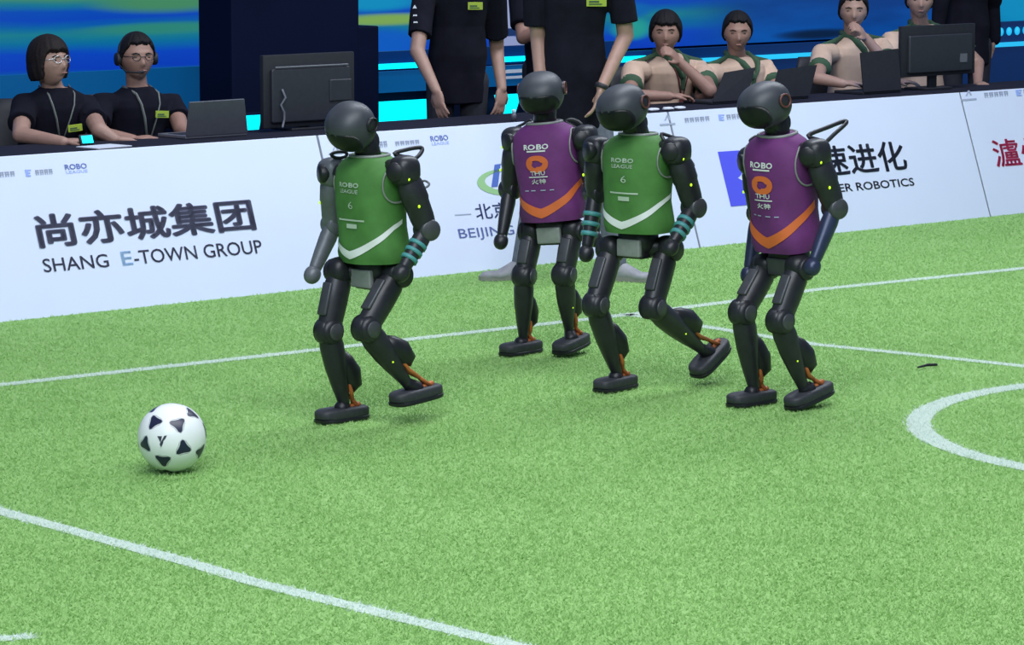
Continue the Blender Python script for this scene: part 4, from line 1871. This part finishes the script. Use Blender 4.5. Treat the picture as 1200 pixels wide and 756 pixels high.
# woman and man with headset at the left
w = seated('person with bobbed dark hair and glasses in black polo looking right', (57, 73), 1.05, Vector((.80, -.60, .14)),
           (102, 124, 1.05), (28, 122, 1.12), (116, 152, .80), (24, 158, .92), (134, 163, .74), (74, 166.5, .70),
           dict(L=(U * .9 + N * .3 - ZV * .1, down, .35), R=(U * .95 + N * .25, down, .45)), hair='hair2', style='bob', hs=1.0,
           chairlabel='dark chair under the person with bobbed hair')
lanyard(w, .26)
badge(w, PV(88, 150, .90), .072, .034, w.F, tilt=5)
sleeve_marks(w, [PV(20, 131, 1.035), PV(20.5, 138, 1.03), PV(20, 145, 1.03)])
bm = NB()
for s in (-1, 1):
    c = [w.lp(s * .033 + .021 * math.cos(q), -.100 + .010 * abs(math.cos(q)) * (1 if s * math.cos(q) > 0 else 0), .004 + .017 * math.sin(q)) for q in (2 * math.pi * k / 20 for k in range(20))]
    tube(bm, c, .0022, 6, closed=True)
    tube(bm, [w.lp(s * .054, -.092, .008), w.lp(s * .088, -.01, .008)], .002, 6)
tube(bm, [w.lp(-.012, -.104, .006), w.lp(.012, -.104, .006)], .002, 6)
w.t.part('glasses', bm, M['metal'], w.body, label='thin metal framed glasses')

m2 = seated('person with short hair, headset and lanyard in black polo beside the grey laptop', (160, 67), 1.05, Vector((.42, -.90, .0)),
            (203, 122, 1.08), (119, 122, 1.08), (212, 150, .92), (112, 156, .95), (232, 163, .80), (156, 164, .80),
            dict(L=(U * .5 + N * .8, down, .3), R=(U * .8 + N * .5 + ZV * .1, down, .5)), skin='skin2',
            chairlabel='dark chair under the person with the headset')
lanyard(m2)
badge(m2, PV(190, 134, .93), .078, .034, m2.F, tilt=-3)
bm = NB()
tube(bm, [m2.lp(.088 * math.cos(q), .006, .105 * math.sin(q) + .012) for q in (math.pi * k / 16 for k in range(17))], .008, 8)
hb = m2.t.part('headset_band', bm, M['plastic'], m2.body, label='black headset')
for s in (-1, 1):
    bm = NB()
    cyl(bm, m2.lp(s * .092, .008, -.008), m2.R @ Vector((1, 0, 0)), .032, .024)
    m2.t.part('ear_cup', bm, M['plastic'], hb)
bm = NB()
tube(bm, [m2.lp(-.095, -.005, -.03), m2.lp(-.080, -.075, -.065), m2.lp(-.035, -.118, -.068), m2.lp(-.012, -.122, -.064)], [.004, .004, .005, .009], 8, round_ends=True)
m2.t.part('microphone', bm, M['plastic'], hb)
bm = NB()
for s in (-1, 1):
    tube(bm, [m2.lp(s * .033 + .021 * math.cos(q), -.100, .004 + .016 * math.sin(q)) for q in (2 * math.pi * k / 20 for k in range(20))], .0018, 6, closed=True)
    tube(bm, [m2.lp(s * .054, -.098, .008), m2.lp(s * .086, -.01, .008)], .0018, 6)
tube(bm, [m2.lp(-.012, -.104, .006), m2.lp(.012, -.104, .006)], .0018, 6)
m2.t.part('glasses', bm, M['plastic'], m2.body)

# four people in beige polos on the right
GP = 'people in beige polos at the desk'
fcam = Vector((-.05, -1, 0)).normalized()
g1 = seated('person in beige polo with bowl-cut hair resting chin on hand, left of the others', (780, 38), 1.02, (fcam - ZV * .03),
            (820, 80, 1.08), (742, 82, 1.08), (832, 106, .74), (738, 112, .90), (796, 72, .86), (784, 113, .74),
            dict(L=(-U * .72 + ZV * .62 - N * .1, -ZV * .6 - N * .6, 1.0), R=(U * .95 + N * .2, down, .4)), F=fcam, top='polo', style='bowl',
            collar='dgreen', cuffs='dgreen', group=GP, skin='skin2', chairlabel='dark chair under the person with bowl-cut hair')
lanyard(g1, .24, 'maroon', .005, True)
g2 = seated('person in beige polo with short black hair behind the tilted black laptop', (864, 37), 1.02, (fcam + U * .1 - ZV * .12),
            (898, 80, 1.08), (830, 85, 1.08), (912, 108, .92), (822, 112, .92), (890, 112, .76), (846, 114, .76),
            dict(L=(-U * .5 + N * .8, down, .4), R=(U * .5 + N * .8, down, .4)), F=fcam, top='polo', hs=.98,
            collar='dgreen', cuffs='dgreen', group=GP, skin='skin2', chairlabel='dark chair under the person at the tilted laptop')
g3 = seated('person in beige polo touching chin, third of the four seated on the right', (1000, 12), 1.02, (fcam - ZV * .05),
            (1034, 54, 1.08), (964, 62, 1.08), (1044, 80, .78), (958, 92, .90), (1014, 44, .86), (988, 98, .76),
            dict(L=(-U * .68 + ZV * .62, -ZV * .6 - N * .6, 1.0), R=(U * .9 + N * .2, down, .4)), F=fcam, top='polo',
            collar='dgreen', cuffs='dgreen', group=GP, chairlabel='dark chair under the third person in beige')
g4 = seated('person in beige polo seated behind the large black monitor on the right', (1078, -1), 1.02, (fcam - ZV * .08),
            (1114, 42, 1.08), (1044, 48, 1.08), (1146, 74, .95), (1040, 84, .92), (1146, 98, .80), (1050, 96, .86),
            dict(L=(N * .8 - U * .5, down, .4), R=(U * .5 + N * .8, down, .4)), F=fcam, top='polo',
            collar='dgreen', cuffs='dgreen', group=GP, chairlabel='dark chair under the person behind the large monitor')


def standing(label, feet, facing, hgt, arms, lean=Vector((0, 0, 0)), m_tr='trousers', m_sh='shirt', m_shoe='plastic', toes=None, skin='skin',
             hdir=None, shmid=None, hair='hair', hipw=.09, shw=.19, long=False, tw=.90):
    """feet: two ground points (R, L); arms: dict side -> (elbow, wrist, hand dir, palm, curl) in world coordinates"""
    k = hgt / 1.72
    F = Vector((facing.x, facing.y, 0)).normalized()
    mid = (feet[0] + feet[1]) / 2
    p = Person(label, Vector((mid.x, mid.y, 0.002)), F, skin)
    L = p.L
    p.hip_ = p.neck_ = None
    hipc = Vector((mid.x, mid.y, .90 * k)) + lean * .5
    neck = Vector((mid.x, mid.y, 1.45 * k)) + lean
    if shmid is not None:
        neck = shmid + ZV * .085
        hipc = Vector(((mid.x + neck.x) / 2, (mid.y + neck.y) / 2, .90 * k))
    p.torso(hipc, neck, [(a_, b_ * tw, c_) for a_, b_, c_ in SIT])
    hc = neck + ZV * .165 * k + F * .015
    capsule(p.bm, neck - ZV * .04, hc - ZV * .06 - F * .01, .056, .052)
    p.head(hc, hdir or F, 1.0)
    al = []
    for sd, s in (('R', -1), ('L', 1)):
        sh = neck + L * s * shw - ZV * .09
        el, wr, hd, palm, curl = arms[sd]
        p.arm(sh, el, wr, hd, palm, curl, 1 if sd == 'R' else -1)
        al.append((sh, el))
    fore = [(arms[k_][0], arms[k_][1]) for k_ in 'RL'] if long else ()
    bm = NB()
    superell(bm, hipc - ZV * .03, (.146, .106, .10), rot_of(L, F, ZV), .9, 22, 14)
    for i, s in ((0, -1), (1, 1)):
        h = hipc + L * s * hipw - ZV * .05
        f = feet[i]
        an = Vector((f.x, f.y, .09))
        kn = h.lerp(an, .48) + F * .03
        capsule(bm, h, kn, .080, .066)
        capsule(bm, kn, an - ZV * .01, .062, .052)
        capsule(p.bm, h, kn, .075, .054)
        capsule(p.bm, kn, an, .052, .036)
        td = (toes[i] if toes else F)
        b2 = NB()
        shoe_mesh(b2, Vector((f.x, f.y, .006)), td)
        so = p.t.part('shoe', b2, M[m_shoe])
        b2 = NB()
        prof = []
        l_ = Vector((-td.y, td.x, 0)).normalized()
        for q in range(24):
            an_ = 2 * math.pi * q / 24
            prof.append(Vector((f.x, f.y, 0)) + td.normalized() * (.08 + .142 * spow(math.cos(an_), .7)) + l_ * .047 * spow(math.sin(an_), .7))
        add_rings(b2, [[v + ZV * .002 for v in prof], [v + ZV * .024 for v in prof]])
        p.t.part('sole', b2, M['sole'] if m_shoe == 'shoe' else M['plastic'], so, smooth=False)
    p.finish()
    p.t.part('trousers', None, M[m_tr], me=fuse(bm, .010, 2))
    p.shirt = shirt(p, hipc, neck, al, m_sh, hem=.17, tw=tw, sleeve=1.0 if long else .80, fore=fore)
    p.face(hair, 'short', p.body)
    p.neckp = neck
    return p


# man standing between the boards and the back robots
fA = ground(612, 327)
fA2 = ground(722, 329)
yA = (fA.y + fA2.y) / 2


def PY(px, py, y):
    return hit(px, py, Vector((0, y, 0)), Vector((0, 1, 0)))


toY = Vector((0, -1, 0))
ps = standing('person in black T-shirt and grey jeans standing in front of the boards behind robots', (fA, fA2), toY, 1.74,
              dict(R=(PY(631, 46, yA + .03), PY(634, 104, yA - .10), Vector((.15, -.1, -1)), Vector((1, 0, 0)), .3),
                   L=(PY(733, 42, yA + .02), PY(705, 103, yA - .16), Vector((-.35, -.1, -1)), Vector((-1, 0, 0)), .3)),
              shmid=PY(676, -38, yA), m_tr='jeans', m_shoe='shoe', toes=(Vector((-.93, -.36, 0)), Vector((.93, -.36, 0))), hipw=.10, shw=.195)
badge(ps, PY(699, 2, yA - .135), .095, .045, toY)
sleeve_marks(ps, [PY(731, 4, yA - .02), PY(735, 12, yA - .02)], .012)
bm = NB()
p0, p1 = PY(706, 99, yA - .155), PY(704, 104, yA - .16)
tube(bm, [p0, p1], .033, 14)
ps.t.part('wristwatch', bm, M['plastic'], ps.body, label='dark watch on the wrist')

# man leaning on the desk
vb = 1.12
fb = at(uz(531, 60, vb)[0] - .02, vb + .10, 0)
fb2 = at(uz(560, 60, vb)[0] + .03, vb + .10, 0)
fB = (CAM - fb)
fB.z = 0
pb = standing('person in black T-shirt leaning hands on the desk, headless at the top edge'.replace(', headless at the top edge', ' right of the monitor'),
              (fb, fb2), fB, 1.72,
              dict(R=(PV(489, 60, 1.06), PV(511, 106, .90), Vector((.25, -.3, -1)), Vector((.6, .6, 0)), .25),
                   L=(PV(582, 58, 1.10), PV(588, 104, 1.0), Vector((-.1, -.2, -1)), Vector((-.6, .6, 0)), .3)), shmid=PV(540, -30, 1.08), shw=.176)
badge(pb, PV(557, 7, .935), .078, .04, pb.F)
sleeve_marks(pb, [PV(486, 8, 1.01), PV(486.5, 18, 1.01), PV(487, 26, 1.01)], .011)

# person behind, arms folded
vc = 1.62
uc = uz(648, 60, vc)[0]
fc = at(uc - .12, vc, 0)
fc2 = at(uc + .1, vc, 0)
FC = CAM - fc
FC.z = 0
pcn = standing('person in dark shirt with folded arms mostly hidden behind the standing handler', (fc, fc2), FC, 1.72,
               dict(R=(PV(613, 44, vc - .06), PV(640, 34, vc - .22), Vector((.9, -.2, .1)), Vector((0, 1, 0)), .4),
                    L=(PV(692, 44, vc - .06), PV(664, 30, vc - .22), Vector((-.9, -.3, .1)), Vector((0, 1, 0)), .4)), skin='skin2')
# dark figure standing at the far right
vd = 1.75
ud = uz(1132, 40, vd)[0]
fd_ = at(ud - .12, vd, 0)
fd2 = at(ud + .12, vd, 0)
FD = CAM - fd_
FD.z = 0
pdn = standing('person in dark clothes standing behind the large monitor at far right', (fd_, fd2), FD, 1.72,
               dict(R=(PV(1102, 4, vd), PV(1098, 48, vd), Vector((.1, 0, -1)), Vector((1, 0, 0)), .3),
                    L=(PV(1162, 2, vd), PV(1164, 46, vd), Vector((-.1, 0, -1)), Vector((-1, 0, 0)), .3)), long=True)


# ------------------------------------------------------------------ things on the desk
def monitor(label, tl, tr, bl, v, thick=.05, details=0):
    a, b, c = PV(*tl, v), PV(*tr, v), PV(*bl, v)
    x = (b - a)
    x.z = 0
    x.normalize()
    w_ = (b - a).length
    h_ = (a - c).length
    top = (a + b) / 2
    n_ = x.cross(ZV)
    if n_.dot(N) < 0:
        n_ = -n_
    cc = top - ZV * h_ / 2
    zb = cc.z - h_ / 2
    t = Thing('monitor', label, 'monitor', Vector((cc.x, cc.y, DZ)) - n_ * .06, 'monitors on the desk')
    R = rot_of(x, ZV, n_)
    bm = NB()
    box(bm, cc, (w_, h_, .03), R, .006, 2)
    fr_ = t.part('casing', bm, M['plastic'], autosmooth=.6)
    bm = NB()
    box(bm, cc + n_ * .022 - ZV * h_ * .06, (w_ * .86, h_ * .74, .028), R, .012, 3)
    hs_ = t.part('back_housing', bm, M['plastic2'], fr_, autosmooth=.6)
    bm = NB()
    box(bm, cc - n_ * .0165, (w_ * .95, h_ * .92, .003), R)
    t.part('display', bm, M['screenlit'], fr_, smooth=False)
    bm = NB()
    box(bm, Vector((cc.x, cc.y, (DZ + cc.z) / 2)) - n_ * .036, (.06, (cc.z - DZ), .03), R, .006, 2)
    t.part('stand', bm, M['plastic'], autosmooth=.6)
    bm = NB()
    box(bm, Vector((cc.x, cc.y, DZ + .007)) - n_ * .06, (.24, .012, .17), R, .004, 2)
    t.part('stand_base', bm, M['plastic'], autosmooth=.6)
    return t, cc, x, n_, R, w_, h_, fr_


t, cc, x, n_, R, w_, h_, fr_ = monitor('black monitor seen from behind on the left part of the desk', (306, 65), (413, 60), (306, 151), .66)
bm = NB()
box(bm, cc + ZV * h_ * .33 + n_ * .037, (w_ * .8, .008, .006), R, .002, 1)
t.part('vent_line', bm, M['laptop'], fr_, smooth=False)
bm = NB()
box(bm, cc + x * w_ * .30 + ZV * h_ * .06 + n_ * .038, (.048, .03, .004), R)
t.part('sticker', bm, M['paper'], fr_, label='small white sticker', smooth=False)
bm = NB()
box(bm, cc + x * w_ * .31 - ZV * h_ * .02 + n_ * .037, (w_ * .24, h_ * .30, .012), R, .004, 1)
t.part('connector_cover', bm, M['plastic2'], fr_, smooth=False)
bm = NB()
pts = [cc - x * w_ * .33 + ZV * (h_ * (.02 - .1 * k)) + n_ * (.04 + .012 * (k % 2)) + x * .012 * math.sin(k * 2.1) for k in range(6)]
tube(bm, pts, .006, 8, round_ends=True)
t.part('cable', bm, M['laptop'], fr_, label='looped grey cable')
t, cc, x, n_, R, w_, h_, fr_ = monitor('black monitor seen from behind on the right end of the desk', (1055, 33), (1141, 25), (1055, 93), .60)
bm = NB()
box(bm, cc + x * w_ * .30 - ZV * h_ * .17 + n_ * .038, (.062, .05, .004), R)
t.part('sticker', bm, M['laptop'], fr_, label='grey sticker', smooth=False)


def laptop(label, tl, tr, bl, br, v, m, lean=.08):
    a, b, c, d = PV(*tl, v - lean), PV(*tr, v - lean), PV(*bl, v), PV(*br, v)
    z = DZ + .016
    c.z = d.z = z
    t = Thing('laptop', label, 'laptop', Vector(((c.x + d.x) / 2, (c.y + d.y) / 2, DZ)), 'laptops on the desk')
    x = (d - c).normalized()
    y = ((a + b) / 2 - (c + d) / 2).normalized()
    n_ = x.cross(y)
    if n_.dot(N) < 0:
        n_ = -n_
    w_, h_ = (d - c).length, ((a + b) / 2 - (c + d) / 2).length
    bm = NB()
    mid = (a + b + c + d) / 4
    for q in ((c, d, b, a),):
        f = [bm.verts.new(p + n_ * .004) for p in q]
        g = [bm.verts.new(p - n_ * .004) for p in q]
        bm.faces.new(f)
        bm.faces.new(list(reversed(g)))
        for i in range(4):
            j = (i + 1) % 4
            bm.faces.new((f[i], g[i], g[j], f[j]))
    lid = t.part('lid', bm, m, smooth=False)
    bm = NB()
    f = [bm.verts.new(mid + (p - mid) * .93 - n_ * .0048) for p in (c, d, b, a)]
    bm.faces.new(f)
    t.part('display', bm, M['screenlit'], lid, smooth=False)
    bm = NB()
    xb = Vector((x.x, x.y, 0)).normalized()
    nb_ = Vector((-xb.y, xb.x, 0))
    if nb_.dot(N) > 0:
        nb_ = -nb_
    cb = (c + d) / 2 + nb_ * .115
    cb.z = DZ + .009
    box(bm, cb, (w_, .225, .016), rot_of(xb, nb_, ZV), .003, 1)
    bs = t.part('base', bm, m, smooth=False)
    bm = NB()
    box(bm, cb + ZV * .009, (w_ * .88, .11, .002), rot_of(xb, nb_, ZV))
    t.part('keyboard', bm, M['plastic'], bs, smooth=False)
    return t


laptop('grey laptop with its lid back to the pitch beside the left monitor', (222, 120), (286, 116), (218, 165), (290, 160), .56, M['laptop'])
laptop('black laptop with tilted lid before the short-haired person in beige', (849, 85), (885, 79), (835, 116), (874, 112), .56, M['plastic'], -.04)
laptop('black laptop standing open left of the third person in beige', (912, 82), (957, 76), (903, 112), (948, 107), .56, M['plastic'], -.02)
laptop('black laptop open before the third person in beige beside the monitor', (1008, 62), (1052, 57), (1012, 103), (1056, 98), .56, M['plastic'], -.04)

pp = PV(101, 163, .62)
t = Thing('handheld_device', 'small device with glowing blue display on the desk', 'device', Vector((pp.x, pp.y, DZ)))
bm = NB()
Rt = rot_of(U, (ZV * .9 - N * .35).normalized(), U.cross((ZV * .9 - N * .35).normalized()))
box(bm, Vector((pp.x, pp.y, DZ + .024)), (.075, .05, .014), Rt, .004, 2)
cs_ = t.part('casing', bm, M['plastic'])
bm = NB()
box(bm, Vector((pp.x, pp.y, DZ + .026)) + N * .009, (.06, .036, .003), Rt)
t.part('display', bm, M['cyan'], cs_, smooth=False)
bm = NB()
pp = PV(122, 172, .46)
box(bm, Vector((pp.x, pp.y, DZ + .003)), (.21, .15, .004), Matrix.Rotation(.12, 3, 'Z') @ rot_of(U, -N, ZV))
single('paper_sheet', bm, M['paper'], 'white paper sheet lying on the desk before the two operators', 'paper', (pp.x, pp.y, DZ + .001))
for k, (px, py, lab) in enumerate(((766, 119, 'leftmost crumpled white tissue on the desk by the bowl-cut person'), (783, 117.5, 'middle crumpled white tissue on the desk by the bowl-cut person'),
                                   (797, 116, 'rightmost crumpled white tissue on the desk by the bowl-cut person'))):
    pp = PV(px, py, .42)
    bm = NB()
    superell(bm, Vector((pp.x, pp.y, DZ + .010)), (.035, .022, .009), rot_of(U, -N, ZV), .8, 16, 8, lambda q: q * (1 + .25 * noise.noise(q * 90 + Vector((k, 0, 0)))))
    single('tissue', bm, M['paper'], lab, 'tissue', (pp.x, pp.y, DZ + .001), group='white tissues on the desk', smooth=True)
pp = PV(602, 140, .42)
t = Thing('small_bottle', 'small white-capped bottle on the desk between the standing people', 'bottle', Vector((pp.x, pp.y, DZ)))
bm = NB()
tube(bm, [Vector((pp.x, pp.y, DZ + .001)), Vector((pp.x, pp.y, DZ + .03)), Vector((pp.x, pp.y, DZ + .04))], [.014, .014, .008], 12)
t.part('bottle_body', bm, M['laptop'])
bm = NB()
cyl(bm, Vector((pp.x, pp.y, DZ + .049)), ZV, .009, .018)
t.part('cap', bm, M['paper'])
g0, g1_ = ground(1076, 434), ground(1097, 431)
bm = NB()
tube(bm, [g0 + ZV * .012, g0.lerp(g1_, .5) + ZV * .016, g1_ + ZV * .012], [.004, .006, .006], 8, round_ends=True)
single('cable_scrap', bm, M['plastic'], 'short dark scrap of cable lying on the turf at right', 'cable', ((g0.x + g1_.x) / 2, (g0.y + g1_.y) / 2, 0.004))

# ------------------------------------------------------------------ turf blades last
me = tri_mesh('grass', blades(GRASS, 0.006, 0.012))
me.materials.append(M['blade'])
o = bpy.data.objects.new('grass', me)
link(o)
o['kind'] = 'stuff'
o['label'] = 'short bright green artificial turf covering the pitch'
o['category'] = 'grass'

for o in PENDING:
    COL.objects.link(o)
